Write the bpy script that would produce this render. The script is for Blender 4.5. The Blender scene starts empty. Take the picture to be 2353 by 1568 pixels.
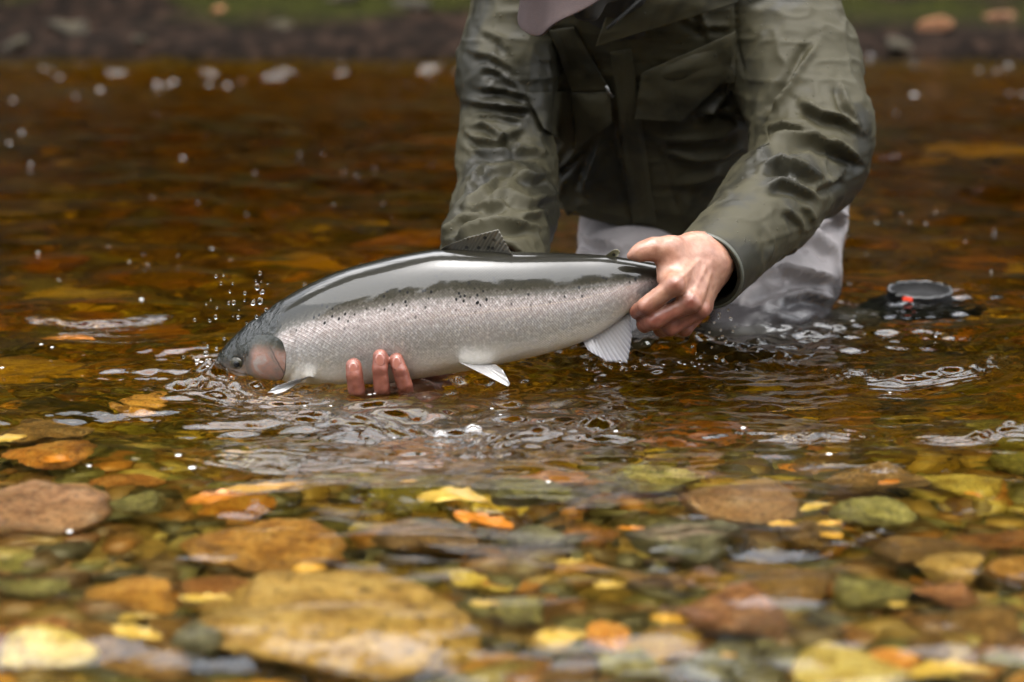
import bpy, bmesh, math, random
import numpy as np
from mathutils import Vector, Matrix
from mathutils.bvhtree import BVHTree

random.seed(7); rng = np.random.default_rng(11)
scene = bpy.context.scene
COL = scene.collection

# ------------------------------------------------------------------ camera
PITCH = math.radians(10.3); CAMZ = 0.6; FPX = 2353 * 85 / 36.0
cam_d = bpy.data.cameras.new('camera'); cam = bpy.data.objects.new('camera', cam_d); COL.objects.link(cam)
cam.location = (0, 0, CAMZ); cam.rotation_euler = (math.pi / 2 - PITCH, 0, 0)
cam_d.lens = 85; cam_d.sensor_width = 36; cam_d.clip_start = 0.05; cam_d.clip_end = 400
cam_d.dof.use_dof = True; cam_d.dof.focus_distance = 3.02; cam_d.dof.aperture_fstop = 3.4
scene.camera = cam

# ------------------------------------------------------------------ sky, sun, exposure
SUN_EL, SUN_AZ = math.radians(83), math.radians(184)      # bright overcast sky behind the photographer
world = bpy.data.worlds.new('World'); scene.world = world; world.use_nodes = True
wn = world.node_tree; wn.nodes.clear()
sky = wn.nodes.new('ShaderNodeTexSky'); sky.sky_type = 'NISHITA'; sky.sun_disc = False
sky.sun_elevation = SUN_EL; sky.sun_rotation = SUN_AZ; sky.air_density = 1.0; sky.dust_density = 4.0; sky.ozone_density = 1.0
hs = wn.nodes.new('ShaderNodeHueSaturation'); hs.inputs['Saturation'].default_value = 0.22
bg = wn.nodes.new('ShaderNodeBackground'); bg.inputs['Strength'].default_value = 0.14
wo = wn.nodes.new('ShaderNodeOutputWorld')
wn.links.new(sky.outputs[0], hs.inputs['Color']); wn.links.new(hs.outputs[0], bg.inputs[0]); wn.links.new(bg.outputs[0], wo.inputs[0])
sd = bpy.data.lights.new('sun', 'SUN'); sd.energy = 1.5; sd.angle = math.radians(118); sd.color = (1.0, 0.97, 0.93)
sun = bpy.data.objects.new('sun', sd); COL.objects.link(sun)
sdir = Vector((math.sin(SUN_AZ) * math.cos(SUN_EL), math.cos(SUN_AZ) * math.cos(SUN_EL), math.sin(SUN_EL)))
sun.rotation_euler = sdir.to_track_quat('Z', 'Y').to_euler(); sun.location = sdir * 20
vs = scene.view_settings; vs.view_transform = 'Standard'; vs.look = 'None'; vs.gamma = 1.0; vs.exposure = 2.45; vs.use_curve_mapping = False
cy = scene.cycles
cy.use_denoising = True
try: cy.denoiser = 'OPENIMAGEDENOISE'
except Exception: pass
cy.max_bounces = 10; cy.transmission_bounces = 8; cy.glossy_bounces = 4; cy.diffuse_bounces = 3; cy.transparent_max_bounces = 8
cy.caustics_reflective = True; cy.caustics_refractive = True; cy.sample_clamp_indirect = 10.0; cy.blur_glossy = 0.3

# ------------------------------------------------------------------ photo pixels (2353 x 1568) to directions
def ray(px, py):
    dx = (px - 1176.5) / FPX; dy = (784 - py) / FPX
    c, s = math.cos(PITCH), math.sin(PITCH)
    return Vector((dx, c + dy * s, -s + dy * c))
def P(px, py, Y):
    d = ray(px, py); t = Y / d.y
    return Vector((d.x * t, Y, CAMZ + d.z * t))
def G(px, py, z=0.0):
    d = ray(px, py); t = (z - CAMZ) / d.z
    return Vector((d.x * t, d.y * t, z))
def GR(px, py, depth):                                     # point on a bed `depth` below the water, refraction included
    d = ray(px, py).normalized(); s = G(px, py, 0.0)
    n = Vector((0, 0, 1)); e = 1 / 1.33; c1 = -d.z
    c2 = math.sqrt(1 - e * e * (1 - c1 * c1)); r = d * e + n * (e * c1 - c2)
    return s + r * (depth / -r.z)
def project(V):
    c, s = math.cos(PITCH), math.sin(PITCH)
    x, y, z = V[:, 0], V[:, 1], V[:, 2] - CAMZ
    f = y * c - z * s; u = y * s + z * c
    return 1176.5 + x / f * FPX, 784 - u / f * FPX

# ------------------------------------------------------------------ numpy noise
def _hash(i, j, k, seed):
    h = (i.astype(np.int64) * 374761393 + j.astype(np.int64) * 668265263 + k.astype(np.int64) * 2147483647 + seed * 974711) & 0xffffffff
    h = ((h ^ (h >> 13)) * 1274126177) & 0xffffffff
    h = (h ^ (h >> 16)) & 0xffffffff
    return h.astype(np.float64) / 2147483648.0 - 1.0
def noise3(x, y, z, seed=0):
    x, y, z = np.broadcast_arrays(np.asarray(x, float), np.asarray(y, float), np.asarray(z, float))
    i, j, k = np.floor(x), np.floor(y), np.floor(z)
    u, v, w = x - i, y - j, z - k
    u, v, w = [t * t * t * (t * (t * 6 - 15) + 10) for t in (u, v, w)]
    r = 0
    for a in (0, 1):
        for b in (0, 1):
            for c in (0, 1):
                wt = (u if a else 1 - u) * (v if b else 1 - v) * (w if c else 1 - w)
                r = r + wt * _hash(i + a, j + b, k + c, seed)
    return r
def noise2(x, y, seed=0):
    x = np.asarray(x, np.float32); y = np.asarray(y, np.float32)
    i, j = np.floor(x), np.floor(y); u, v = x - i, y - j
    u = u * u * u * (u * (u * 6 - 15) + 10); v = v * v * v * (v * (v * 6 - 15) + 10)
    i = i.astype(np.int32).astype(np.uint32); j = j.astype(np.int32).astype(np.uint32)
    def hh(a, b):
        h = a * np.uint32(374761393) + b * np.uint32(668265263) + np.uint32((seed * 974711 + 1013904223) & 0xffffffff)
        h = (h ^ (h >> np.uint32(13))) * np.uint32(1274126177)
        h = h ^ (h >> np.uint32(16))
        return h.astype(np.float32) * np.float32(1 / 2147483648.0) - np.float32(1)
    i1, j1 = i + np.uint32(1), j + np.uint32(1)
    a = hh(i, j); a += u * (hh(i1, j) - a); b = hh(i, j1); b += u * (hh(i1, j1) - b)
    return a + v * (b - a)
def fbm2(x, y, octaves=3, seed=0, gain=0.5):
    r = 0; a = 1.0
    for o in range(octaves):
        r = r + a * noise2(x * 2 ** o, y * 2 ** o, seed + o * 17); a *= gain
    return r
def fbm(x, y, z, octaves=3, seed=0, gain=0.5):
    r = 0; a = 1.0
    for o in range(octaves):
        r = r + a * noise3(np.asarray(x) * 2 ** o, np.asarray(y) * 2 ** o, np.asarray(z) * 2 ** o, seed + o * 17); a *= gain
    return r
def sstep(a, b, x):
    t = np.clip((np.asarray(x, float) - a) / (b - a), 0, 1); return t * t * (3 - 2 * t)

# ------------------------------------------------------------------ object helpers
def mesh_np(name, V, F, smooth=True):
    me = bpy.data.meshes.new(name)
    V = np.asarray(V, dtype=np.float32)
    if isinstance(F, np.ndarray):
        n, k = F.shape
        me.vertices.add(len(V)); me.vertices.foreach_set('co', V.ravel())
        me.loops.add(n * k); me.loops.foreach_set('vertex_index', F.astype(np.int32).ravel())
        me.polygons.add(n); me.polygons.foreach_set('loop_start', np.arange(0, n * k, k, dtype=np.int32))
        me.polygons.foreach_set('loop_total', np.full(n, k, dtype=np.int32))
        me.update(calc_edges=True); me.validate()
    else:
        me.from_pydata([tuple(v) for v in V.tolist()], [], F); me.update()
    if smooth: me.polygons.foreach_set('use_smooth', np.ones(len(me.polygons), dtype=bool))
    return me
def link(name, me, mat=None, parent=None, loc=None):
    o = bpy.data.objects.new(name, me); COL.objects.link(o)
    if mat is not None and me is not None:
        me.materials.clear(); me.materials.append(mat)
    if parent is not None: o.parent = parent
    if loc is not None: o.location = loc
    return o
def tag(o, label=None, cat=None, group=None, kind=None):
    if label: o['label'] = label
    if cat: o['category'] = cat
    if group: o['group'] = group
    if kind: o['kind'] = kind
    return o
def empty(name, loc=(0, 0, 0)):
    o = bpy.data.objects.new(name, None); COL.objects.link(o); o.location = loc; o.empty_display_size = 0.05; return o
def rebase(root, child_me):                                # world-space mesh under an Empty that has only a location
    child_me.transform(Matrix.Translation(-Vector(root.location)))
def fattr(me, name, arr, dom='POINT'):
    a = me.attributes.new(name, 'FLOAT', dom); a.data.foreach_set('value', np.asarray(arr, dtype=np.float32))
def cattr(me, name, arr):
    a = me.attributes.new(name, 'FLOAT_COLOR', 'POINT'); arr = np.asarray(arr, dtype=np.float32)
    if arr.shape[1] == 3: arr = np.c_[arr, np.ones(len(arr), np.float32)]
    a.data.foreach_set('color', arr.ravel())
def grid_faces(nu, nv, wrap=False):
    i = np.arange(nu - 1)[:, None]; j = np.arange(nv if wrap else nv - 1)[None, :]
    j2 = (j + 1) % nv
    return np.stack([np.broadcast_to(a, (nu - 1, j.shape[1])) for a in (i * nv + j, i * nv + j2, (i + 1) * nv + j2, (i + 1) * nv + j)], -1).reshape(-1, 4)

# ------------------------------------------------------------------ material helper
ALBEDO_SCALE = 0.74                                            # darkens every base colour against the higher exposure so highlights and glints stand out
class M:
    def __init__(s, name):
        s.m = bpy.data.materials.new(name); s.m.use_nodes = True; s.t = s.m.node_tree; s.t.nodes.clear()
        s.out = s.t.nodes.new('ShaderNodeOutputMaterial')
    def n(s, typ, **kw):
        nd = s.t.nodes.new('ShaderNode' + typ)
        for k, v in kw.items():
            if hasattr(nd, k) and k not in nd.inputs: setattr(nd, k, v)
            else: s.set(nd, k, v)
        return nd
    def set(s, nd, k, v):
        i = nd.inputs[k]
        if isinstance(v, bpy.types.NodeSocket): s.t.links.new(v, i)
        elif isinstance(v, bpy.types.Node): s.t.links.new(v.outputs[0], i)
        else:
            try: i.default_value = v
            except Exception: i.default_value = (*v, 1.0)
    def math(s, op, a, b=0.0, c=None, clamp=False):
        nd = s.t.nodes.new('ShaderNodeMath'); nd.operation = op; nd.use_clamp = clamp
        s.set(nd, 0, a); s.set(nd, 1, b)
        if c is not None: s.set(nd, 2, c)
        return nd.outputs[0]
    def mix(s, f, a, b, blend='MIX'):
        nd = s.t.nodes.new('ShaderNodeMix'); nd.data_type = 'RGBA'; nd.blend_type = blend
        s.set(nd, 0, f)
        for i, v in ((6, a), (7, b)):
            if isinstance(v, (bpy.types.NodeSocket, bpy.types.Node)): s.set(nd, i, v)
            else: nd.inputs[i].default_value = (*v[:3], 1.0)
        return nd.outputs[2]
    def ramp(s, f, stops, interp='LINEAR'):
        nd = s.t.nodes.new('ShaderNodeValToRGB'); nd.color_ramp.interpolation = interp
        e = nd.color_ramp.elements
        while len(e) < len(stops): e.new(0.5)
        for x, (p, c) in zip(e, stops):
            x.position = p; x.color = (*c, 1.0) if isinstance(c, (tuple, list)) else (c, c, c, 1.0)
        s.set(nd, 0, f); return nd.outputs[0]
    def maprange(s, v, a, b, c=0.0, d=1.0, smooth=False):
        nd = s.t.nodes.new('ShaderNodeMapRange'); nd.clamp = True
        if smooth: nd.interpolation_type = 'SMOOTHSTEP'
        for i, x in enumerate((v, a, b, c, d)): s.set(nd, i, x)
        return nd.outputs[0]
    def attr(s, name): return s.n('Attribute', attribute_name=name)
    def noise(s, vec, scale, detail=3.0, rough=0.55, dist=0.0):
        nd = s.t.nodes.new('ShaderNodeTexNoise')
        if vec is not None: s.set(nd, 'Vector', vec)
        s.set(nd, 'Scale', scale); s.set(nd, 'Detail', detail); s.set(nd, 'Roughness', rough); s.set(nd, 'Distortion', dist); return nd
    def voro(s, vec, scale, feature='F1', rand=1.0):
        nd = s.t.nodes.new('ShaderNodeTexVoronoi'); nd.feature = feature
        if vec is not None: s.set(nd, 'Vector', vec)
        s.set(nd, 'Scale', scale); s.set(nd, 'Randomness', rand); return nd
    def mapping(s, vec, scale=(1, 1, 1), rot=(0, 0, 0), loc=(0, 0, 0)):
        nd = s.t.nodes.new('ShaderNodeMapping'); s.set(nd, 'Vector', vec)
        nd.inputs['Scale'].default_value = scale; nd.inputs['Rotation'].default_value = rot; nd.inputs['Location'].default_value = loc; return nd.outputs[0]
    def bump(s, h, strength=0.5, dist=0.01, nrm=None):
        nd = s.t.nodes.new('ShaderNodeBump'); s.set(nd, 'Height', h); s.set(nd, 'Strength', strength); s.set(nd, 'Distance', dist)
        if nrm is not None: s.set(nd, 'Normal', nrm)
        return nd.outputs[0]
    def coord(s, which='Object'): return s.n('TexCoord').outputs[which]
    def principled(s, **kw):
        nd = s.t.nodes.new('ShaderNodeBsdfPrincipled')
        kw['Base_Color'] = s.mix(1.0, kw['Base_Color'], (ALBEDO_SCALE,) * 3, 'MULTIPLY')
        for k, v in kw.items(): s.set(nd, k.replace('_', ' '), v)
        s.t.links.new(nd.outputs[0], s.out.inputs['Surface']); return nd
# ------------------------------------------------------------------ terrain: river bed, banks, valley sides
def bed_z(x, y):
    x = np.asarray(x, float); y = np.asarray(y, float)
    d = np.interp(y, [-40, -22, -12, -4, 0.2, 1.0, 1.8, 2.3, 2.8, 3.2, 4.2, 6.0, 7.6, 9.2, 9.6, 10.1, 10.9, 12.5, 16, 24, 60],
                  [9.0, 5.5, 2.2, 0.55, 0.10, -0.04, -0.085, -0.125, -0.21, -0.32, -0.50, -0.68, -0.62, -0.45, 0.03, 0.13, 0.30, 0.75, 3.2, 9.0, 16.0])
    n = 0.035 * fbm2(x * 1.3 + 99, y * 1.3 + 99, 3, 3) + 0.015 * fbm2(x * 6 + 999, y * 6 + 999, 2, 9)
    big = 0.5 * fbm(x * .22, y * .22, 5.0, 2, 21) * sstep(11, 16, y) + 0.5 * fbm(x * .22, y * .22, 5.0, 2, 22) * sstep(-3, -9, y)
    bank = 0.10 * np.maximum(0, fbm(x * 1.1, y * .9, 2.0, 3, 31)) * sstep(9.5, 10.3, y)
    z = d + n + big + bank
    return np.where((y > 1.2) & (y < 7.5), np.minimum(z, np.interp(y, [1.2, 1.6, 2.2, 7.5], [0.05, -0.06, -0.075, -0.2])), z)

m = M('riverbed_gravel')
geo = m.n('NewGeometry'); pos = geo.outputs['Position']
sep = m.n('SeparateXYZ', Vector=pos)
n1 = m.noise(pos, 9, 4); n2 = m.noise(pos, 45, 3); vor = m.voro(pos, 38)
wetc = m.ramp(n1, [(0.3, (0.05, 0.038, 0.012)), (0.5, (0.15, 0.105, 0.03)), (0.7, (0.28, 0.18, 0.045))])
wetc = m.mix(0.55, wetc, m.mix(vor.outputs['Color'], (0.03, 0.025, 0.01), (0.33, 0.2, 0.06)))
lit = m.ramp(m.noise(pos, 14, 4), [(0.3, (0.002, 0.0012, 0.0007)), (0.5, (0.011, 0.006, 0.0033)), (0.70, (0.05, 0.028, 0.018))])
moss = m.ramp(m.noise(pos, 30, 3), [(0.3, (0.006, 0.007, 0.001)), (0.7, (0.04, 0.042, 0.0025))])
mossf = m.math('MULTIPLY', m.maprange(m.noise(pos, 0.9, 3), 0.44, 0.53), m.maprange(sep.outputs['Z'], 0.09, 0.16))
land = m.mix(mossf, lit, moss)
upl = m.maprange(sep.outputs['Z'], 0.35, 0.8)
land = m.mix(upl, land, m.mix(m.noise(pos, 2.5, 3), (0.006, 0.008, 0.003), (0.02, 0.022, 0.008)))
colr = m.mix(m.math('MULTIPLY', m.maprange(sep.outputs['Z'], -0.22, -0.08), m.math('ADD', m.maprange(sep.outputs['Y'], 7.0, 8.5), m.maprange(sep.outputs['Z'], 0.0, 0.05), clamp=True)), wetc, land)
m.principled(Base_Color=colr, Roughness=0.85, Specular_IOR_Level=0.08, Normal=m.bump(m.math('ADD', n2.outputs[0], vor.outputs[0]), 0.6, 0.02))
MAT_BED = m.m

xs = np.unique(np.concatenate([np.linspace(-60, -8, 30), np.linspace(-8, -2, 40), np.linspace(-2, 2, 140), np.linspace(2, 8, 40), np.linspace(8, 60, 30)]))
ys = np.unique(np.concatenate([np.linspace(-40, 0.5, 40), np.linspace(0.5, 5, 150), np.linspace(5, 13, 120), np.linspace(13, 60, 40)]))
XX, YY = np.meshgrid(xs, ys, indexing='ij')
ZZ = bed_z(XX, YY)
me = mesh_np('riverbed', np.stack([XX, YY, ZZ], -1).reshape(-1, 3), grid_faces(len(xs), len(ys))[:, ::1])
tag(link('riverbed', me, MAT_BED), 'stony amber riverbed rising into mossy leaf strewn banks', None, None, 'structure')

# ------------------------------------------------------------------ water: one closed body with a real wavy surface
def pl(pts): return [tuple(G(a, b, 0.0))[:2] for a, b in pts]
def seg_dist(x, y, pts):
    best = np.full(x.shape, 1e9); sgn = np.zeros(x.shape); par = np.zeros(x.shape); L = 0.0
    lens = [math.dist(pts[i], pts[i + 1]) for i in range(len(pts) - 1)]; tot = sum(lens)
    for (a, b), l in zip(zip(pts[:-1], pts[1:]), lens):
        ax, ay = a; bx, by = b; dx, dy = bx - ax, by - ay
        t = np.clip(((x - ax) * dx + (y - ay) * dy) / (l * l + 1e-12), 0, 1)
        d = np.hypot(x - ax - t * dx, y - ay - t * dy)
        s = np.sign((x - ax) * dy - (y - ay) * dx)
        w = d < best
        best = np.where(w, d, best); sgn = np.where(w, s, sgn); par = np.where(w, (L + t * l) / tot, par); L += l
    return best, sgn, par

RINGS = [  # photo pixel on the water, wavelength, amplitude, reach
    ((515, 862), 0.036, 0.0020, 0.16), ((650, 885), 0.030, 0.0015, 0.12), ((865, 893), 0.026, 0.0016, 0.13), ((1110, 880), 0.028, 0.0015, 0.12),
    ((1400, 835), 0.030, 0.0015, 0.14), ((1600, 775), 0.042, 0.0024, 0.20), ((1850, 735), 0.05, 0.0022, 0.20), ((1500, 800), 0.034, 0.0016, 0.16),
    ((2120, 705), 0.045, 0.0010, 0.15)]
CRESTS = [  # photo polyline of a steep little wave front, height, width
    ([(1960, 872), (2060, 882), (2170, 874), (2240, 850), (2285, 822)], 0.0065, 0.020),
    ([(2140, 1010), (2230, 1015), (2330, 990), (2420, 965)], 0.0060, 0.020),
    ([(1770, 1005), (1850, 1015), (1960, 1000)], 0.0055, 0.018),
    ([(1090, 1045), (1180, 1020), (1280, 995), (1390, 960)], 0.0060, 0.020),
    ([(540, 955), (700, 965), (860, 985), (960, 1000), (1060, 1010)], 0.0045, 0.02),
    ([(550, 1055), (640, 1058), (760, 1062), (880, 1066), (990, 1062)], 0.0055, 0.022),
    ([(880, 925), (1000, 915), (1100, 905), (1240, 890)], 0.0040, 0.016),
    ([(1230, 905), (1380, 900), (1500, 885), (1600, 890)], 0.0045, 0.016),
    ([(1340, 855), (1480, 848), (1640, 842)], 0.0060, 0.014),
    ([(60, 735), (200, 742), (360, 735)], 0.0030, 0.018),
    ([(1700, 820), (1850, 850), (2000, 860)], 0.0040, 0.02),
    ([(450, 870), (500, 900), (600, 915), (720, 920)], 0.0050, 0.016)]
def water_z(x, y):
    x = x.astype(np.float32); y = y.astype(np.float32)
    r = np.random.default_rng(5)
    z = np.zeros(x.shape, np.float32)
    far = sstep(3.2, 6.0, y); near = 1 - sstep(2.1, 2.7, y)
    for i in range(16):                                     # gentle running waves
        lam = r.uniform(0.07, 0.40); ang = r.normal(math.pi / 2, 0.75); k = 2 * math.pi / lam
        ph = r.uniform(0, 6.28)
        amp = 0.0052 * lam * (1 + 0.8 * far)
        env = 0.5 + 0.5 * noise2(x * 2.2, y * 2.2, 40 + i)
        z += amp * env * np.sin(k * (x * math.cos(ang) + y * math.sin(ang)) + ph + 1.5 * noise2(x * 3, y * 3, 60 + i))
    act = np.zeros(x.shape)                                 # how disturbed the water is
    for (px, py), lam, A, reach in RINGS:
        c = G(px, py, 0); dx, dy = x - c.x, y - c.y
        rr = np.hypot(dx, dy) + 0.012 * noise2(x * 18, y * 18, 5)
        e = np.exp(-(rr / reach)) * (0.65 + 0.5 * noise2(x * 9, y * 9, 8))
        z += 1.4 * A * e * np.sin(2 * math.pi * rr / lam + px)
        act = np.maximum(act, (0.45 if px > 1700 else 0.9) * np.exp(-(rr / (reach * 1.15)) ** 2))
    c = G(1120, 960, 0)
    act = np.maximum(act, 0.9 * np.exp(-(((x - c.x) / 0.36) ** 2 + ((y - c.y) / 0.22) ** 2)))
    ch = 0.0058 * fbm2(x * 17, y * 30, 1, 77) + 0.0024 * fbm2(x * 38, y * 58, 1, 78) + 0.0006 * noise2(x * 120, y * 130, 79)
    z += ch * (0.10 + 1.0 * act) * (1 - 0.5 * far)
    z += 0.0016 * fbm2(x * 11, y * 13, 2, 79) * (1 - act) * (1 + 0.6 * near)
    for pts, A, w in CRESTS:
        d, s, t = seg_dist(x + 0.012 * noise2(x * 22, y * 22, 15), y + 0.010 * noise2(x * 26, y * 26, 16), pl(pts))
        env = np.sin(np.clip(t, 0, 1) * math.pi) ** 0.5 * (0.65 + 0.5 * noise2(x * 30, y * 60, 19))
        z += 1.55 * A * np.exp(-(d / w) ** 2) * env * np.where(t > 0, 1, 1)
        z += 0.0015 * np.exp(-(d / (w * 1.8)) ** 2) * np.sin(d * s * 420 + 3 * noise2(x * 25, y * 25, 23))
    rif = sstep(7.7, 8.3, y) * (1 - sstep(8.9, 9.3, y)) * sstep(0.25, -0.8, np.abs(x + 0.3) - 1.7)
    rif = rif + 0.55 * sstep(8.1, 8.5, y) * (1 - sstep(9.2, 9.5, y))
    z += rif * (0.010 * fbm2(x * 10, y * 13, 2, 91) + 0.008 * noise2(x * 4, y * 6, 92))
    c = G(505, 855, 0)                                      # water heaped against the nose, the leg and the boot
    z += 0.014 * np.exp(-(((x - c.x - 0.002) / 0.034) ** 2 + ((y - c.y + 0.006) / 0.036) ** 2)) * (1 + 0.6 * noise2(x * 55, y * 60, 3))
    c = G(600, 872, 0); z += 0.005 * np.exp(-(((x - c.x) / 0.06) ** 2 + ((y - c.y - 0.02) / 0.05) ** 2)) * (1 + 0.5 * noise2(x * 60, y * 55, 4))
    for px, py, A, w in ((865, 890, 0.009, 0.055), (1800, 755, 0.012, 0.07), (1580, 800, 0.008, 0.05), (1380, 842, .006, .05)):
        c = G(px, py, 0); z += A * np.exp(-(((x - c.x) / (w * 1.4)) ** 2 + ((y - c.y) / w) ** 2)) * (1 + 0.35 * noise2(x * 60, y * 50, 3))
    return z

wx = np.unique(np.concatenate([np.linspace(-40, -4, 30), np.linspace(-4, -1.0, 110), np.linspace(-1.0, 1.0, 560), np.linspace(1.0, 4, 110), np.linspace(4, 40, 30)]))
wy = np.unique(np.concatenate([np.linspace(0.2, 1.6, 30), np.linspace(1.6, 2.5, 170), np.linspace(2.5, 3.9, 400), np.linspace(3.9, 9.6, 330), np.linspace(9.6, 12, 10)]))
WX, WY = np.meshgrid(wx, wy, indexing='ij')
WZ = water_z(WX, WY)
edge = sstep(-40, -36, WX) * sstep(40, 36, WX)
V = np.stack([WX, WY, WZ * edge], -1).reshape(-1, 3)
nu, nv = len(wx), len(wy)
Fq = grid_faces(nu, nv)
ids = np.arange(nu * nv).reshape(nu, nv)
loop = np.concatenate([ids[:-1, 0], ids[-1, :-1], ids[1:, -1][::-1], ids[0, 1:][::-1]])
base = len(V); Vb = V[loop].copy(); Vb[:, 2] = -2.5
k = len(loop); jj = (np.arange(k) + 1) % k
side = np.stack([loop, base + np.arange(k), base + jj, loop[jj]], -1)
cx0 = base + k
V = np.r_[V, Vb, [[0, 6, -2.5]]]
bot = np.stack([base + jj, base + np.arange(k), np.full(k, cx0), np.full(k, cx0)], -1)
me = bpy.data.meshes.new('water')
allq = np.r_[Fq, side]
nq = len(allq)
tri = bot[:, :3]
me.vertices.add(len(V)); me.vertices.foreach_set('co', V.astype(np.float32).ravel())
lv = np.r_[allq.ravel(), tri.ravel()].astype(np.int32)
me.loops.add(len(lv)); me.loops.foreach_set('vertex_index', lv)
ls = np.r_[np.arange(nq) * 4, nq * 4 + np.arange(len(tri)) * 3].astype(np.int32)
lt = np.r_[np.full(nq, 4), np.full(len(tri), 3)].astype(np.int32)
me.polygons.add(len(ls)); me.polygons.foreach_set('loop_start', ls); me.polygons.foreach_set('loop_total', lt)
me.update(calc_edges=True)
bm = bmesh.new(); bm.from_mesh(me); bmesh.ops.recalc_face_normals(bm, faces=bm.faces); bm.to_mesh(me); bm.free()
sm = np.zeros(len(me.polygons), dtype=bool); sm[:len(Fq)] = True
me.polygons.foreach_set('use_smooth', sm)
m = M('river_water')
pos = m.n('NewGeometry').outputs['Position']
g = m.n('BsdfGlass', Color=(1, 1, 1), Roughness=0.0, IOR=1.333,
        Normal=m.bump(m.noise(m.mapping(pos, (60, 70, 40)), 1.0, 2).outputs[0], 0.12, 0.004))
m.t.links.new(g.outputs[0], m.out.inputs['Surface'])
va = m.n('VolumeAbsorption', Color=(0.83, 0.735, 0.0), Density=4.2)
m.t.links.new(va.outputs[0], m.out.inputs['Volume'])
MAT_WATER = m.m
tag(link('river_water', me, MAT_WATER), 'clear amber rippling river water over the stones', None, None, 'structure')

# ------------------------------------------------------------------ woods on both sides of the valley (only seen mirrored in water and fish)
def woods(name, spots, label, seed, dens, lean=0.0, low=0.18):
    r = np.random.default_rng(seed); Vs, Fs = [], []; nb = 0
    for (x, y, h, w) in spots:
        z0 = float(bed_z(x, y)) - 0.1; ln = lambda zz: -lean * (np.asarray(zz) / h) ** 1.5
        k = 6; a = np.arange(k) / k * 2 * math.pi                # tapered trunk
        for (za, ra), (zb, rb) in (((0, .16), (h * .45, .11)), ((h * .45, .11), (h * .95, .03))):
            ring = [np.stack([x + ra * np.cos(a), y + ln(za) + ra * np.sin(a), np.full(k, z0 + za)], -1), np.stack([x + rb * np.cos(a), y + ln(zb) + rb * np.sin(a), np.full(k, z0 + zb)], -1)]
            Vs.append(np.concatenate(ring)); i = np.arange(k); Fs.append(np.stack([i, (i + 1) % k, k + (i + 1) % k, k + i], -1) + nb); nb += 2 * k
        n = int(dens * h * w)
        t = r.random(n) ** 0.8; hz = z0 + h * (low + (1.03 - low) * t); rad = w * (1.05 - 0.8 * t) * np.sqrt(r.random(n)); th = r.random(n) * 6.283
        c = np.stack([x + rad * np.cos(th), y + ln(hz - z0) + rad * np.sin(th), hz], -1)
        u = r.normal(size=(n, 3)); u /= np.linalg.norm(u, axis=1)[:, None]; v = np.cross(u, r.normal(size=(n, 3))); v /= np.linalg.norm(v, axis=1)[:, None]
        s = r.uniform(0.12, 0.32, (n, 1))
        q = np.stack([c - u * s - v * s * .6, c + u * s - v * s * .6, c + u * s + v * s * .6, c - u * s + v * s * .6], 1).reshape(-1, 3)
        Vs.append(q); Fs.append(np.arange(4 * n).reshape(n, 4) + nb); nb += 4 * n
    me = mesh_np(name, np.concatenate(Vs), np.concatenate(Fs), smooth=False)
    tag(link(name, me, MAT_WOOD), label, None, None, 'stuff')
m = M('dark_foliage')
nz = m.noise(m.n('NewGeometry').outputs['Position'], 0.8, 3)
m.principled(Base_Color=m.ramp(nz, [(0.35, (0.005, 0.007, 0.003)), (0.65, (0.022, 0.022, 0.008))]), Roughness=0.8, Specular_IOR_Level=0.08)
MAT_WOOD = m.m
r0 = np.random.default_rng(3)
sp = [(x + r0.uniform(-.6, .6), r0.uniform(11.5, 15.5), r0.uniform(3.8, 6.0), r0.uniform(1.3, 2.0)) for x in np.arange(-26, 26.1, 1.3)]
woods('far_woods', sp, 'dark woods growing on the far river bank', 1, 30)
sp = [(x + r0.uniform(-.6, .6), r0.uniform(10.8, 12.0), r0.uniform(11.0, 14.0), r0.uniform(2.2, 3.0)) for x in np.arange(-16, 16.1, 2.6)]
woods('overhanging_woods', sp, 'dark leaning trees overhanging the river from the far bank', 5, 90, 6.3, 0.84)
sp = [(x + r0.uniform(-.8, .8), r0.uniform(-14.5, -11), r0.uniform(9.0, 11.5), r0.uniform(1.7, 2.5)) for x in np.arange(-24, 24.1, 1.8)]
woods('near_woods', sp, 'dark woods growing on the near river bank', 2, 44)
# ------------------------------------------------------------------ stones, each a thing of its own
def stone_mat(name, c1, c2, c3, rough=0.45):
    m = M(name); oi = m.n('ObjectInfo'); tc = m.coord('Object')
    vec = m.n('VectorMath', operation='ADD'); m.set(vec, 0, tc)
    off = m.n('CombineXYZ', X=m.math('MULTIPLY', oi.outputs['Random'], 37.0), Y=m.math('MULTIPLY', oi.outputs['Random'], 91.0)); m.set(vec, 1, off)
    v = vec.outputs[0]
    a = m.noise(v, 2.2, 5, 0.6, 0.4); b = m.noise(v, 11, 4, 0.65); c = m.noise(v, 40, 3)
    col = m.ramp(a, [(0.32, c1), (0.5, c2), (0.68, c3)])
    col = m.mix(m.maprange(b, 0.50, 0.68), col, m.mix(0.55, c1, (0.02, 0.018, 0.01)))
    col = m.mix(m.maprange(b, 0.42, 0.3), col, m.mix(0.4, c3, (0.5, 0.42, 0.25)))
    hsv = m.n('HueSaturation', Color=col, Saturation=1.0, Value=m.maprange(oi.outputs['Random'], 0, 1, 0.65, 1.3))
    m.principled(Base_Color=hsv.outputs[0], Roughness=rough, Normal=m.bump(m.math('ADD', b.outputs[0], m.math('MULTIPLY', c.outputs[0], 0.4)), 0.5, 0.12))
    return m.m
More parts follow.
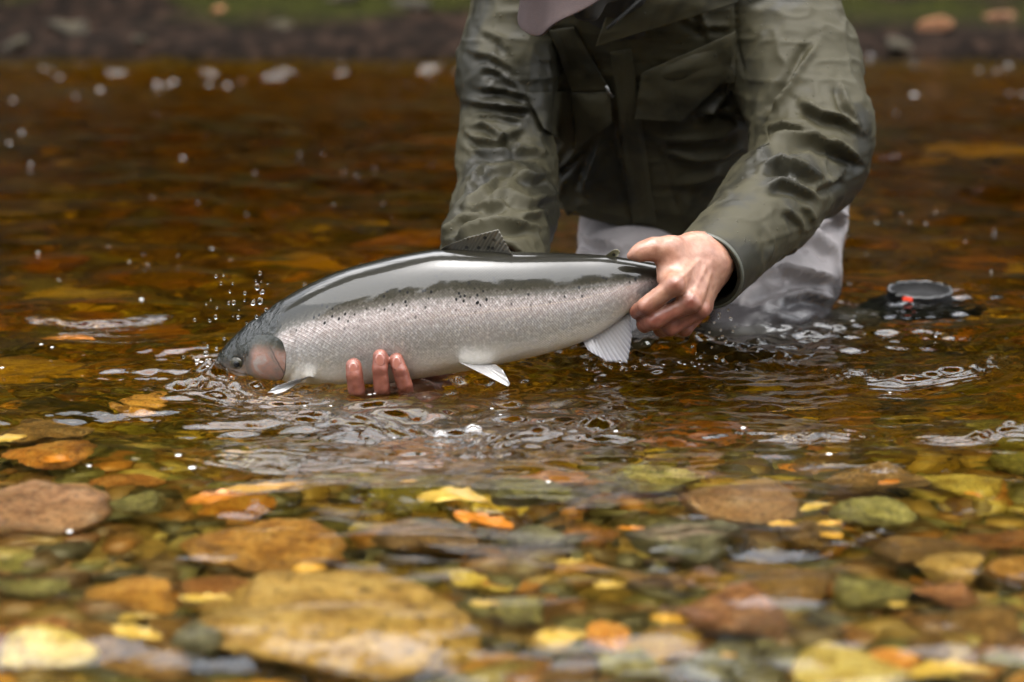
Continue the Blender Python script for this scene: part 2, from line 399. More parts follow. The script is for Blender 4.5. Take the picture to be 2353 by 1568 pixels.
SM = {
 'tan':      stone_mat('stone_tan', (0.3, 0.15, 0.03), (0.6, 0.36, 0.085), (0.7, 0.46, 0.15)),
 'amber':    stone_mat('stone_amber', (0.24, 0.09, 0.012), (0.5, 0.23, 0.035), (0.62, 0.34, 0.08)),
 'olive':    stone_mat('stone_olive', (0.08, 0.07, 0.014), (0.24, 0.21, 0.05), (0.4, 0.36, 0.12)),
 'rust':     stone_mat('stone_rust', (0.16, 0.05, 0.014), (0.36, 0.14, 0.045), (0.48, 0.24, 0.11)),
 'grey':     stone_mat('stone_grey', (0.06, 0.058, 0.034), (0.16, 0.15, 0.095), (0.3, 0.28, 0.18)),
 'yellow':   stone_mat('stone_yellow', (0.36, 0.22, 0.03), (0.72, 0.54, 0.13), (0.82, 0.68, 0.27)),
 'dark':     stone_mat('stone_dark', (0.02, 0.014, 0.006), (0.055, 0.04, 0.015), (0.11, 0.08, 0.03)),
 'orange':   stone_mat('stone_orange', (0.36, 0.11, 0.01), (0.64, 0.25, 0.03), (0.7, 0.38, 0.08)),
 'pink':     stone_mat('stone_pink', (0.24, 0.11, 0.05), (0.5, 0.26, 0.12), (0.6, 0.38, 0.22)),
 'brown':    stone_mat('stone_brown', (0.08, 0.036, 0.01), (0.22, 0.11, 0.026), (0.34, 0.19, 0.06)),
}
def ico(sub):
    bm = bmesh.new(); bmesh.ops.create_icosphere(bm, subdivisions=sub, radius=1.0)
    V = np.array([v.co[:] for v in bm.verts]); F = np.array([[v.index for v in f.verts] for f in bm.faces]); bm.free(); return V, F
ICO3, ICO1 = ico(4), ico(1)
def stone_shape(seed, ICO=ICO3, cuts=11, sharp=0.93):
    r = np.random.default_rng(seed); V, F = ICO; V = V.copy()
    for i in range(cuts):                                   # planar breaks give the flat, angular faces
        n = r.normal(size=3); n[2] *= 0.6; n /= np.linalg.norm(n); d = r.uniform(0.5, 0.85)
        over = V @ n - d; V -= np.where(over > 0, over * sharp, 0)[:, None] * n
    for n, d in ((np.array([0.12 * r.normal(), 0.12 * r.normal(), 1.0]), r.uniform(0.4, 0.6)),):
        n /= np.linalg.norm(n); over = V @ n - d; V -= np.where(over > 0, over * 0.88, 0)[:, None] * n
    N = V / (np.linalg.norm(V, axis=1)[:, None] + 1e-9)
    if len(V) > 100:
        V += N * (0.10 * fbm(V[:, 0] * 1.8 + seed, V[:, 1] * 1.8, V[:, 2] * 1.8, 2, seed) + 0.030 * fbm(V[:, 0] * 7, V[:, 1] * 7, V[:, 2] * 7, 3, seed + 5))[:, None]
    V -= (V.max(0) + V.min(0)) / 2; V /= (V.max(0) - V.min(0)) / 2
    return V, F
SHAPES = []
for i in range(14):
    V_, F_ = stone_shape(100 + i); SHAPES.append((V_, F_))
STONE_ME = {}
def stone_mesh(i, c):
    if (i, c) not in STONE_ME:
        me = mesh_np('stone', *SHAPES[i]); me.materials.append(SM[c]); STONE_ME[(i, c)] = me
    return STONE_ME[(i, c)]
placed = []
def stone(c, shape, x, y, ztop, a, b, h, rz=0.0, tilt=(0, 0), label=None, group=None, cat='stone', name='river_stone'):
    o = link(name, stone_mesh(shape, c)); o.scale = (a / 2, b / 2, h / 2)
    o.rotation_euler = (tilt[0], tilt[1], rz); o.location = (x, y, ztop - h / 2)
    tag(o, label, cat, group); placed.append((x, y, max(a, b) * .42)); return o
def pstone(c, shape, px, py, wpx, hpx, top, label, rz=0.0, h=None, tilt=(0, 0)):
    """stone whose top face is seen centred on photo pixel px,py; `top` is how far that face lies under the surface"""
    q = GR(px, py, top) if top > 0 else G(px, py, -top)
    l = GR(px - wpx / 2, py, max(top, 0)); r_ = GR(px + wpx / 2, py, max(top, 0)); a = (r_ - l).length
    n = GR(px, py + hpx / 2, max(top, 0)); f = GR(px, py - hpx / 2, max(top, 0)); b = (f - n).length
    b = min(b, a * 1.25)
    stone(c, shape, q.x, q.y, -top, a, b, h or 0.42 * min(a, b) + 0.02, rz, tilt, label, 'stones on the riverbed')
pstone('tan', 0, 770, 1405, 640, 300, 0.030, 'largest flat tan slab lying on the shallow riverbed', 0.2, 0.08, (0.05, 0.06))
pstone('pink', 1, 85, 1145, 350, 120, 0.004, 'wide orange brown rock breaking the surface beside dark gap', 0.1, 0.10)
pstone('amber', 2, 610, 1225, 380, 110, 0.02, 'amber flat stone with wet hollow just behind the big tan slab', 0.0)
pstone('grey', 3, 1590, 1215, 290, 120, 0.03, 'grey tan wedge shaped stone with a dark undercut', 0.3)
pstone('pink', 4, 1700, 1140, 270, 80, 0.04, 'pinkish tan rough stone behind the grey wedge stone', 0.1)
pstone('olive', 5, 2005, 1170, 180, 100, 0.03, 'pale olive blocky stone beside small yellow pebbles', 0.2)
pstone('rust', 6, 1680, 1385, 270, 160, 0.03, 'large reddish brown rounded block on the shallow riverbed', 0.1, 0.10)
pstone('olive', 7, 2000, 1350, 180, 110, 0.035, 'dark olive oval stone beside rusty broken stone', 0.0)
pstone('rust', 8, 2165, 1350, 170, 80, 0.03, 'rusty broken stone with dark front edge', 0.0, 0.07)
pstone('yellow', 9, 1925, 1510, 270, 190, 0.03, 'large pale yellow stone with orange stain', 0.4)
pstone('orange', 10, 2060, 1510, 130, 100, 0.03, 'bright orange stone touching the large pale yellow stone', 0.1)
pstone('olive', 11, 1450, 1500, 180, 140, 0.03, 'olive green rounded stone beside orange stone', 0.6)
pstone('orange', 12, 1395, 1448, 120, 80, 0.025, 'small orange stone leaning on an olive stone', 0.2)
pstone('olive', 13, 1220, 1112, 200, 70, 0.03, 'pale green flat stone under rippling water', 0.1)
pstone('brown', 0, 985, 1222, 230, 80, 0.04, 'dark brown slab behind the big tan slab', 0.5)
pstone('grey', 1, 455, 1450, 125, 100, 0.02, 'round dark grey green pebble against the big tan slab', 0.0, 0.07)
pstone('yellow', 2, 95, 1470, 200, 200, 0.03, 'large yellowish olive stone with worn edge', 0.8)
pstone('amber', 3, 310, 1350, 260, 150, 0.04, 'amber brown flat stone beside the grey pebble', 0.9)
pstone('olive', 4, 75, 1345, 150, 60, 0.03, 'dark olive flat stone beside the yellowish olive stone', 0.0)
pstone('olive', 6, 310, 1148, 130, 60, 0.03, 'olive stone beside the wide orange brown rock', 0.0)
pstone('amber', 5, 320, 918, 130, 42, 0.07, 'bright orange stone shining through water near the fish head', 0.0)
pstone('brown', 7, 110, 975, 220, 60, 0.07, 'olive brown slab under water with rounded back', 0.0)
pstone('orange', 8, 110, 1035, 210, 60, 0.06, 'flat rust orange stone under clear water', 0.2)
pstone('brown', 9, 2010, 1080, 240, 70, 0.05, 'brown smooth stone behind the pale olive block', 0.0)
pstone('olive', 10, 1520, 1090, 220, 70, 0.06, 'mottled olive stone under rippled water', 0.0)
pstone('brown', 12, 1860, 1215, 150, 60, 0.05, 'reddish brown flat stone below yellow pebbles', 0.0)
pstone('brown', 13, 2130, 1245, 230, 90, 0.045, 'wide brown stone beside the pale olive block', 0.3)
pstone('tan', 3, 2200, 1290, 170, 110, 0.035, 'tan stone resting above the rusty broken stone', 0.3)
pstone('olive', 11, 1200, 1385, 170, 90, 0.04, 'olive stone at the end of the big tan slab', 0.3)
pstone('grey', 2, 1230, 1210, 150, 80, 0.05, 'grey stone under pinkish ripples', 0.3)
pstone('amber', 4, 2330, 1300, 120, 60, 0.03, 'small rounded amber stone beside tan stone', 0.2)
pstone('brown', 5, 2280, 1440, 260, 120, 0.05, 'dark olive brown wide stone behind orange stone', 0.1)
pstone('grey', 6, 1650, 1510, 190, 110, 0.05, 'dark grey flat stone beside the pale yellow stone', 0.1)
pstone('brown', 8, 330, 1500, 230, 110, 0.045, 'brown flat stone below the amber brown stone', 0.1)

CW = {'tan': ('pale tan', 5), 'amber': ('amber', 8), 'olive': ('olive green', 9), 'rust': ('rusty red', 4), 'grey': ('grey green', 5),
      'yellow': ('pale yellow', 6), 'dark': ('dark brown', 5), 'orange': ('orange', 4), 'brown': ('brown', 8)}
keys = list(CW); wts = np.array([CW[k][1] for k in keys], float); wts /= wts.sum()
r1 = np.random.default_rng(2024); count = 0; tries = 0
while count < 255 and tries < 20000:
    tries += 1
    y = 1.72 + 5.2 * r1.random() ** 2.3; half = 0.24 * y + 0.06; x = r1.uniform(-half, half)
    a = float(np.clip(r1.lognormal(-2.42, 0.38), 0.045, 0.21)) * (1 + 0.30 * max(0, y - 3)); a = min(a, 0.34)
    if any((x - q[0]) ** 2 + (y - q[1]) ** 2 < (0.66 * (a * .42 + q[2])) ** 2 for q in placed): continue
    if 3.25 < y < 3.95 and 0.08 < x < 0.75: continue
    c = keys[r1.choice(len(keys), p=wts)]
    if y < 2.7: c = {'dark': 'amber', 'grey': 'olive'}.get(c, c); a = min(a, 0.135)
    bz = float(bed_z(x, y)); h = a * r1.uniform(0.26, 0.45)
    size = 'small' if a < 0.075 else ('medium' if a < 0.13 else 'broad')
    deep = 'in the shallows' if y < 2.7 else ('under the clear amber water' if y < 4.0 else 'in the deep dark water behind the fisherman')
    stone(c, int(r1.integers(14)), x, y, min(bz + h * r1.uniform(0.55, 0.95), -0.012), a, a * r1.uniform(0.6, 0.95), h, r1.uniform(0, 6.28),
          (r1.normal(0, .10), r1.normal(0, .10)), f'{size} {CW[c][0]} stone lying {deep}', 'stones on the riverbed'); count += 1
for i in range(20):                                          # rocks along the far water line
    x = -2.6 + 5.2 * i / 19 + r1.uniform(-.08, .08); y = r1.uniform(9.55, 10.3); a = r1.uniform(0.07, 0.2)
    c = ['dark', 'rust', 'dark', 'dark', 'dark', 'rust', 'dark'][int(r1.integers(7))]
    w_ = {'brown': 'brown', 'rust': 'reddish', 'dark': 'dark wet'}[c]
    stone(c, int(r1.integers(14)), x, y, float(bed_z(x, y)) + a * 0.2, a, a * .8, a * .45, r1.uniform(0, 6.28), (r1.normal(0, .12), r1.normal(0, .12)),
          f"{'large' if a > .16 else 'small'} {w_} rock on the far bank waterline", 'rocks along the far bank', 'rock', 'bank_rock')

# small gravel between the stones: countless, one object
def scatter_pebbles(name, n, yr, xr, size, label, seed, below=True):
    r = np.random.default_rng(seed); base = [stone_shape(300 + i, ICO1, 4) for i in range(8)]
    ys_ = yr[0] + (yr[1] - yr[0]) * r.random(n) ** 1.35; xs_ = (r.random(n) * 2 - 1) * (xr * ys_ + 0.1)
    zs_ = bed_z(xs_, ys_); Vs, Fs, Cs = [], [], []; nb = 0
    pal = np.array([(0.42, 0.26, 0.07), (0.30, 0.14, 0.03), (0.17, 0.15, 0.045), (0.22, 0.09, 0.03), (0.11, 0.10, 0.06), (0.6, 0.46, 0.14), (0.045, 0.035, 0.015), (0.5, 0.2, 0.03), (0.16, 0.085, 0.025)])
    pc = r.choice(len(pal), n, p=np.array([4, 5, 6, 3, 4, 2, 4, 2, 5]) / 35.0)
    for i in range(n):
        V, F = base[r.integers(8)]; s = size * min(np.exp(r.normal(0, .35)), 1.35) * (1 + .15 * max(0, ys_[i] - 3)); th = r.random() * 6.283
        q = V * (s, s * r.uniform(.6, .9), s * r.uniform(.35, .55)); c, sn = math.cos(th), math.sin(th)
        q = np.stack([q[:, 0] * c - q[:, 1] * sn, q[:, 0] * sn + q[:, 1] * c, q[:, 2]], -1) + (xs_[i], ys_[i], zs_[i] + 0.1 * s)
        Vs.append(q); Fs.append(F + nb); nb += len(V); Cs.append(np.broadcast_to(pal[pc[i]] * r.uniform(.6, 1.3), (len(V), 3)))
    me = mesh_np(name, np.concatenate(Vs), np.concatenate(Fs), smooth=False); cattr(me, 'tint', np.concatenate(Cs))
    tag(link(name, me, MAT_PEB), label, None, None, 'stuff')
m = M('gravel_pebbles')
m.principled(Base_Color=m.mix(m.noise(None, 60, 3), m.attr('tint').outputs['Color'], (0.05, 0.04, 0.02)), Roughness=0.5)
MAT_PEB = m.m
scatter_pebbles('riverbed_pebbles', 7500, (1.6, 7.5), 0.26, 0.024, 'loose pebbles and gravel filling the gaps between stones', 4)

# ------------------------------------------------------------------ fallen leaves caught between the stones
def leaf_mat(name, c1, c2):
    m = M(name); n = m.noise(m.coord('Object'), 5, 4)
    m.principled(Base_Color=m.mix(n, c1, c2), Roughness=0.45); return m.m
LM = {'yellow': leaf_mat('leaf_yellow', (0.70, 0.48, 0.08), (0.40, 0.24, 0.04)), 'orange': leaf_mat('leaf_orange', (0.70, 0.26, 0.015), (0.42, 0.13, 0.01)),
      'golden': leaf_mat('leaf_golden', (0.72, 0.42, 0.05), (0.5, 0.24, 0.03))}
def leaf_mesh(seed):
    r = np.random.default_rng(seed); nu, nv = 13, 7; V = []
    for i in range(nu):
        t = i / (nu - 1); w = 0.42 * math.sin(math.pi * t ** 0.85) ** 0.8 * (1 + 0.16 * math.sin(t * 21 + seed))
        for j in range(nv):
            s = j / (nv - 1) * 2 - 1
            V.append((t - .5, s * w, 0.16 * abs(s) * w * 2 + 0.10 * math.sin(t * 4 + seed) + 0.06 * math.sin(s * 3 + t * 6)))
    V = np.array(V); F = grid_faces(nu, nv); n = len(V)
    V2 = V + (0, 0, 0.012); F2 = F[:, ::-1] + n
    return np.r_[V, V2], np.r_[F[:, ::-1], F2[:, ::-1]]
LEAF_ME = {}
def leaf(c, px, py, wpx, depth, label, rz=None):
    k = (c, int(px) % 4)
    if k not in LEAF_ME:
        me = mesh_np('fallen_leaf', *leaf_mesh(k[1])); me.materials.append(LM[c]); LEAF_ME[k] = me
    q = GR(px, py, depth); L = (GR(px + wpx / 2, py, depth) - GR(px - wpx / 2, py, depth)).length
    o = link('fallen_leaf', LEAF_ME[k], loc=q); o.scale = (L, L * .8, L * .9); o.rotation_euler = (random.uniform(-.3, .3), random.uniform(-.25, .25), random.uniform(-.7, .7) if rz is None else rz)
    tag(o, label, 'leaf', 'fallen leaves in the river')
leaf('golden', 610, 1120, 200, 0.012, 'crumpled golden leaf floating between olive stones', 0.3)
leaf('orange', 500, 1150, 150, 0.014, 'long orange leaf beside the crumpled golden leaf', 0.25)
leaf('yellow', 1040, 1150, 170, 0.012, 'large yellow leaf in front of pinkish ripples', -0.2)
leaf('orange', 1110, 1190, 170, 0.014, 'bright orange curled leaf behind the big tan slab', -0.6)
leaf('yellow', 470, 1370, 120, 0.015, 'pale yellow leaf lying beside the grey pebble', 0.2)
leaf('yellow', 320, 1425, 110, 0.02, 'pale yellow leaf in front of amber brown stone', 0.6)
leaf('yellow', 310, 1460, 130, 0.02, 'second pale yellow leaf beneath amber brown stone', -0.3)
leaf('yellow', 1880, 1170, 90, 0.02, 'small yellow leaf against the pale olive block', 0.4)
leaf('golden', 1800, 1205, 80, 0.02, 'small golden leaf beside reddish brown flat stone', 0.1)
leaf('golden', 1910, 1205, 60, 0.02, 'tiny golden leaf below the pale olive block', 0.1)
leaf('orange', 2045, 1105, 70, 0.03, 'small orange yellow leaf on brown smooth stone', 0.6)
leaf('yellow', 1400, 1350, 80, 0.02, 'pale yellow leaf between olive stones', 0.1)
leaf('yellow', 1310, 1290, 70, 0.02, 'yellow leaf wedged beside grey stone', 0.1)
leaf('orange', 1450, 1215, 70, 0.03, 'orange leaf beside the grey wedge stone', 0.2)
leaf('yellow', 2065, 1395, 70, 0.02, 'yellow leaf standing beside dark olive oval stone', 1.0)
leaf('yellow', 1290, 1465, 130, 0.02, 'broad yellow leaf beside small orange stone', 0.2)
leaf('yellow', 20, 1010, 90, 0.03, 'bright yellow leaf on flat rust orange stone', 0.7)
leaf('yellow', 2180, 1545, 200, 0.03, 'broad pale yellow leaf below dark olive brown stone', 0.1)
leaf('orange', 160, 780, 120, 0.03, 'orange leaf drifting under water near the fish head', 0.0)
for i in range(14):
    px, py = random.uniform(20, 2330), random.uniform(1060, 1560)
    c = random.choice(['yellow', 'orange', 'golden', 'golden'])
    leaf(c, px, py, random.uniform(40, 95), random.uniform(.03, .06) if py > 1050 else random.uniform(.10, .2),
         f"small {c} leaf lying on {'shallow stones' if py > 1050 else 'the bed under deeper water'}")
# ------------------------------------------------------------------ the fish
FY = 3.0
def interp_s(x, xs, ys):                                     # smooth (monotone-ish) interpolation
    xs = np.asarray(xs, float); ys = np.asarray(ys, float); x = np.asarray(x, float)
    d = np.gradient(ys, xs); i = np.clip(np.searchsorted(xs, x) - 1, 0, len(xs) - 2)
    h = xs[i + 1] - xs[i]; t = np.clip((x - xs[i]) / h, 0, 1)
    return (2*t**3-3*t**2+1)*ys[i] + (t**3-2*t**2+t)*h*d[i] + (-2*t**3+3*t**2)*ys[i+1] + (t**3-t**2)*h*d[i+1]
TOP = [(494, 836), (500, 818), (512, 800), (530, 780), (560, 752), (600, 724), (640, 694), (700, 659), (780, 624), (860, 601), (940, 584), (1010, 574), (1100, 576), (1180, 580), (1260, 582), (1340, 585), (1400, 589), (1440, 595), (1500, 606), (1560, 618), (1620, 624)]
BOT = [(494, 842), (500, 852), (512, 860), (530, 866), (560, 873), (600, 879), (640, 884), (700, 889), (780, 890), (860, 884), (940, 872), (1010, 861), (1100, 846), (1180, 829), (1260, 810), (1340, 784), (1400, 752), (1440, 722), (1500, 688), (1560, 676), (1620, 680)]
WID = [(494, .004), (500, .011), (512, .018), (530, .024), (560, .030), (600, .036), (640, .040), (700, .046), (780, .052), (860, .056), (940, .0575), (1010, .057), (1100, .055), (1180, .051), (1260, .045), (1340, .037), (1400, .031), (1440, .027), (1500, .022), (1560, .017), (1620, .010)]
YC = [(494, 3.072), (600, 3.045), (700, 3.022), (860, 3.0), (1000, 2.992), (1300, 3.002), (1500, 3.022), (1620, 3.06)]
def fish_ring(px):
    zt = interp_s(px, *zip(*TOP)); zb = interp_s(px, *zip(*BOT)); w = interp_s(px, *zip(*WID)); yc = interp_s(px, *zip(*YC))
    return zt, zb, w, yc
def fish_point(px, th):
    """th: 0 back ridge, pi/2 the flank that faces the camera, pi belly"""
    zt, zb, w, yc = fish_ring(px)
    c, s = np.cos(th), np.sin(th)
    h = (zb - zt) / 2; mid = (zb + zt) / 2
    sq = np.sign(s) * np.abs(s) ** 0.86; cq = np.sign(c) * np.abs(c) ** 0.96
    yy = yc - w * sq
    d = (784 - (mid - h * cq)) / FPX; cc, ss = math.cos(PITCH), math.sin(PITCH)
    # height and x from the pixel at the fish's own distance (yc), so the outline is a real section
    k = yc / (cc + d * ss)
    return np.stack([(px - 1176.5) / FPX * k + 0 * th, yy, CAMZ + k * (-ss + d * cc)], -1)
nst, nr = 230, 112
pxs = np.concatenate([np.linspace(494, 560, 40)[:-1], np.linspace(560, 1620, nst - 39)])
ths = np.arange(nr) / nr * 2 * math.pi
PX, TH = np.meshgrid(pxs, ths, indexing='ij')
V = fish_point(PX.ravel(), TH.ravel())
F = grid_faces(len(pxs), nr, wrap=True)
fv = np.where(TH <= math.pi, TH, 2 * math.pi - TH) / math.pi
zt, zb, w, yc = fish_ring(PX.ravel())
frac = (1 - np.cos(fv.ravel() * math.pi)) / 2                 # 0 back .. 1 belly as height
arc = fv.ravel() * (zb - zt) * 0.00054 * 1.15
# gill edge, mouth line and eye socket as real relief
vp, hp = project(V)
nrm_out = np.stack([0 * frac, -np.sin(TH.ravel()), np.cos(TH.ravel())], -1)
front = np.sin(TH.ravel()) > 0.05
def prof_line(pts, w, A):
    d = np.full(len(V), 1e9)
    for a, b in zip(pts[:-1], pts[1:]):
        ax, ay = a; bx, by = b; t = np.clip(((vp - ax) * (bx - ax) + (hp - ay) * (by - ay)) / ((bx - ax) ** 2 + (by - ay) ** 2), 0, 1)
        d = np.minimum(d, np.hypot(vp - ax - t * (bx - ax), hp - ay - t * (by - ay)))
    return A * np.exp(-(d / w) ** 2) * front
disp = prof_line([(672, 772), (684, 810), (678, 850), (664, 876)], 6, -0.0022) + prof_line([(500, 842), (540, 858), (572, 866)], 3.0, -0.0018)
disp += prof_line([(548, 826), (549, 826)], 14, -0.0028) + prof_line([(575, 790), (580, 830), (596, 860)], 4, -0.0012)
disp += 0.0012 * noise3(V[:, 0] * 60, V[:, 1] * 60, V[:, 2] * 60, 3) * sstep(700, 620, vp)
V = V + nrm_out * disp[:, None]
caps = [tuple(range(nr))[::1], tuple((len(pxs) - 1) * nr + i for i in range(nr))[::-1]]
fish = empty('steelhead_trout', tuple(P(900, 880, FY)))
tag(fish, 'large silver trout with dark spotted back held low over the water', 'fish')
me = mesh_np('body', V, [tuple(f) for f in F[:, ::-1].tolist()] + caps)
fattr(me, 'fu', PX.ravel() * 0.00054); fattr(me, 'fv', frac); fattr(me, 'arc', arc)
fattr(me, 'head', sstep(668, 640, PX.ravel() + 10 * np.cos((frac - .45) * 3)))
rebase(fish, me)
m = M('trout_skin')
u, v, arc_, head = (m.attr(k).outputs['Fac'] for k in ('fu', 'fv', 'arc', 'head'))
uv = m.n('CombineXYZ', X=u, Y=arc_)
rot = m.mapping(uv.outputs[0], (1, 1.25, 1), (0, 0, math.radians(45)))
sc = m.voro(rot, 360, 'F1', 0.18); sce = m.voro(rot, 360, 'DISTANCE_TO_EDGE', 0.18)
cellr = m.n('SeparateColor', Color=sc.outputs['Color']).outputs[0]
pos = m.coord('Object')
nbig = m.noise(pos, 22, 3); nfine = m.noise(uv.outputs[0], 260, 3)
vv = m.math('ADD', v, m.math('MULTIPLY', m.math('SUBTRACT', cellr, 0.5), 0.035))
vv = m.math('ADD', vv, m.math('MULTIPLY', m.math('SUBTRACT', nbig, 0.5), 0.03))
vv = m.math('ADD', vv, m.maprange(u, 0.40, 0.78, 0.05, 0.0))
col = m.ramp(vv, [(0.0, (0.008, 0.0078, 0.0055)), (0.24, (0.016, 0.0155, 0.010)), (0.30, (0.036, 0.033, 0.022)), (0.36, (0.13, 0.118, 0.10)), (0.42, (0.42, 0.37, 0.35)), (0.48, (0.66, 0.57, 0.55)), (0.60, (0.46, 0.44, 0.425)), (0.74, (0.48, 0.47, 0.44)), (0.88, (0.80, 0.77, 0.69)), (1.0, (0.64, 0.60, 0.52))])
# scale rims stay dark where the back colour meets the silver
rim = m.math('MULTIPLY', m.maprange(sce.outputs['Distance'], 0.10, 0.0), m.maprange(vv, 0.60, 0.36))
col = m.mix(m.math('MULTIPLY', rim, 0.75), col, (0.045, 0.04, 0.03))
col = m.mix(m.math('MULTIPLY', m.math('MULTIPLY', m.maprange(nfine, 0.48, 0.70), 0.6), m.maprange(vv, 0.36, 0.44)), col, (0.88, 0.84, 0.82))
spot = m.voro(uv.outputs[0], 125, 'F1', 1.0)
spm = m.math('MULTIPLY', m.maprange(spot.outputs['Distance'], 0.24, 0.15), m.maprange(m.math('ADD', v, m.math('MULTIPLY', nbig, 0.25)), 0.64, 0.50))
col = m.mix(spm, col, (0.012, 0.012, 0.012))
hn = m.noise(pos, 90, 4)
hcol = m.ramp(v, [(0.0, (0.010, 0.011, 0.010)), (0.42, (0.022, 0.024, 0.018)), (0.58, (0.10, 0.085, 0.072)), (0.78, (0.30, 0.24, 0.21)), (1.0, (0.6, 0.55, 0.5))])
hcol = m.mix(m.maprange(hn, 0.52, 0.62), hcol, m.mix(0.6, hcol, (0.02, 0.02, 0.02)))
col = m.mix(head, col, hcol)
lat = m.maprange(m.math('ABSOLUTE', m.math('SUBTRACT', v, m.maprange(u, 0.40, 0.82, 0.50, 0.44))), 0.008, 0.002)
col = m.mix(m.math('MULTIPLY', lat, m.maprange(u, 0.5, 0.62, 0.0, 0.45)), col, (0.75, 0.62, 0.5))
met = m.math('MULTIPLY', m.maprange(v, 0.34, 0.45), m.maprange(v, 0.95, 0.7, 0.0, 0.6))
bh = m.math('ADD', m.maprange(sce.outputs['Distance'], 0.0, 0.22), m.math('MULTIPLY', nfine, 0.5))
bmp = m.bump(bh, m.math('MULTIPLY', m.maprange(head, 0, 1, 0.30, 0.05), m.maprange(v, 0.25, 0.4, 0.35, 1.0)), 0.0012)
jit = m.n('VectorMath', operation='SUBTRACT'); m.set(jit, 0, sc.outputs['Color']); jit.inputs[1].default_value = (.5, .5, .5)
jsc = m.n('VectorMath', operation='SCALE'); m.set(jsc, 0, jit.outputs[0]); m.set(jsc, 'Scale', m.math('MULTIPLY', m.maprange(v, 0.30, 0.42, 0.0, 0.15), m.maprange(head, 0, 1, 1.0, 0.0)))
jad = m.n('VectorMath', operation='ADD'); m.set(jad, 0, bmp); m.set(jad, 1, jsc.outputs[0]); jn = m.n('VectorMath', operation='NORMALIZE'); m.set(jn, 0, jad.outputs[0]); bmp = jn.outputs[0]
cbump = m.bump(m.noise(uv.outputs[0], 120, 3), m.maprange(head, 0, 1, 0.02, 0.8), 0.006)
m.principled(Base_Color=col, Metallic=met, Roughness=m.maprange(v, 0.2, 0.5, 0.30, 0.38), Specular_IOR_Level=m.maprange(v, 0.3, 0.45, 0.1, 0.4), Coat_Weight=1.0, Coat_Roughness=0.075, Coat_IOR=1.45, Normal=bmp, Coat_Normal=cbump)
link('body', me, m.m, fish)

# fins: two-sided webs with ridged rays
def fin(name, base, tip, mat, yb, yt, nray=14, nv=14, ridge=0.0007, thick=0.0009, ragged=0.0, curl=0.0):
    n = nray * 5 + 1; t = np.linspace(0, 1, n)
    def along(pts):
        pts = np.array(pts, float); d = np.r_[0, np.cumsum(np.hypot(*np.diff(pts, axis=0).T))]; d /= d[-1]
        return np.stack([np.interp(t, d, pts[:, 0]), np.interp(t, d, pts[:, 1])], -1)
    B, T = along(base), along(tip); rr = np.random.default_rng(len(name) * 7)
    rag = 1 - ragged * np.abs(np.interp(t * nray, np.arange(nray + 1), rr.random(nray + 1)) + .5 * np.sin(t * nray * 6.283)) if ragged else np.ones(n)
    Vs = []
    for s in np.linspace(0, 1, nv):
        q = B + (T - B) * (s * rag)[:, None]
        rid = ridge * np.cos(t * nray * 2 * math.pi) * (0.4 + s)
        yy = np.interp(t, [0, 1], [yb[0], yb[1]]) * (1 - s) + np.interp(t, [0, 1], [yt[0], yt[1]]) * s + curl * np.sin(t * 3.1) * s
        Vs.append([tuple(P(a, b, y + e)) for (a, b), y, e in zip(q, yy, rid)])
    A = np.array(Vs).reshape(-1, 3); Fq = grid_faces(nv, n); k = len(A)
    th = (thick * (1 - 0.7 * np.repeat(np.linspace(0, 1, nv), n)))[:, None] * np.array([[0, 1, 0]])
    Vall = np.r_[A - th, A + th]
    b = np.r_[np.arange(n), np.arange(1, nv) * n + n - 1, (nv - 1) * n + np.arange(n - 2, -1, -1), np.arange(nv - 2, 0, -1) * n]
    b2 = np.roll(b, -1)
    Fall = np.r_[Fq, Fq[:, ::-1] + k, np.stack([b, b2, b2 + k, b + k], -1)]
    me = mesh_np(name, Vall, Fall)
    bm = bmesh.new(); bm.from_mesh(me); bmesh.ops.recalc_face_normals(bm, faces=bm.faces); bm.to_mesh(me); bm.free()
    tt = np.tile(t, nv); sv = np.repeat(np.linspace(0, 1, nv), n)
    fattr(me, 'ray', np.r_[tt, tt] * nray); fattr(me, 'out', np.r_[sv, sv]); rebase(fish, me)
    return link(name, me, mat, fish)
def fin_mat(name, c_in, c_out, c_ray, trans=0.25, spots=False):
    m = M(name); ry = m.attr('ray').outputs['Fac']; ou = m.attr('out').outputs['Fac']
    wv = m.math('COSINE', m.math('MULTIPLY', ry, 6.2832))
    col = m.mix(ou, c_in, c_out); col = m.mix(m.maprange(wv, 0.1, 0.9), col, c_ray)
    col = m.mix(m.maprange(m.noise(m.coord('Object'), 120, 3), 0.55, 0.7, 0, 0.5), col, c_out)
    if spots:
        sp_ = m.voro(m.coord('Object'), 110); col = m.mix(m.maprange(sp_.outputs['Distance'], 0.32, 0.2), col, (0.012, 0.012, 0.01))
    b = m.principled(Base_Color=col, Roughness=0.3, Coat_Weight=0.6, Coat_Roughness=0.1, Transmission_Weight=0.0)
    tl = m.n('BsdfTranslucent', Color=col); ms = m.n('MixShader', Fac=trans); m.t.links.new(b.outputs[0], ms.inputs[1]); m.t.links.new(tl.outputs[0], ms.inputs[2])
    m.t.links.new(ms.outputs[0], m.out.inputs['Surface']); return m.m
FD = fin_mat('fin_dark', (0.04, 0.038, 0.028), (0.15, 0.14, 0.11), (0.12, 0.11, 0.085), 0.25, True)
FW = fin_mat('fin_white', (0.70, 0.67, 0.66), (0.34, 0.34, 0.38), (0.60, 0.59, 0.61), 0.35)
FP = fin_mat('fin_pale', (0.62, 0.60, 0.575), (0.58, 0.57, 0.57), (0.66, 0.64, 0.62), 0.2)
FA = fin_mat('fin_olive', (0.07, 0.065, 0.03), (0.16, 0.15, 0.085), (0.11, 0.10, 0.055), 0.2, True)
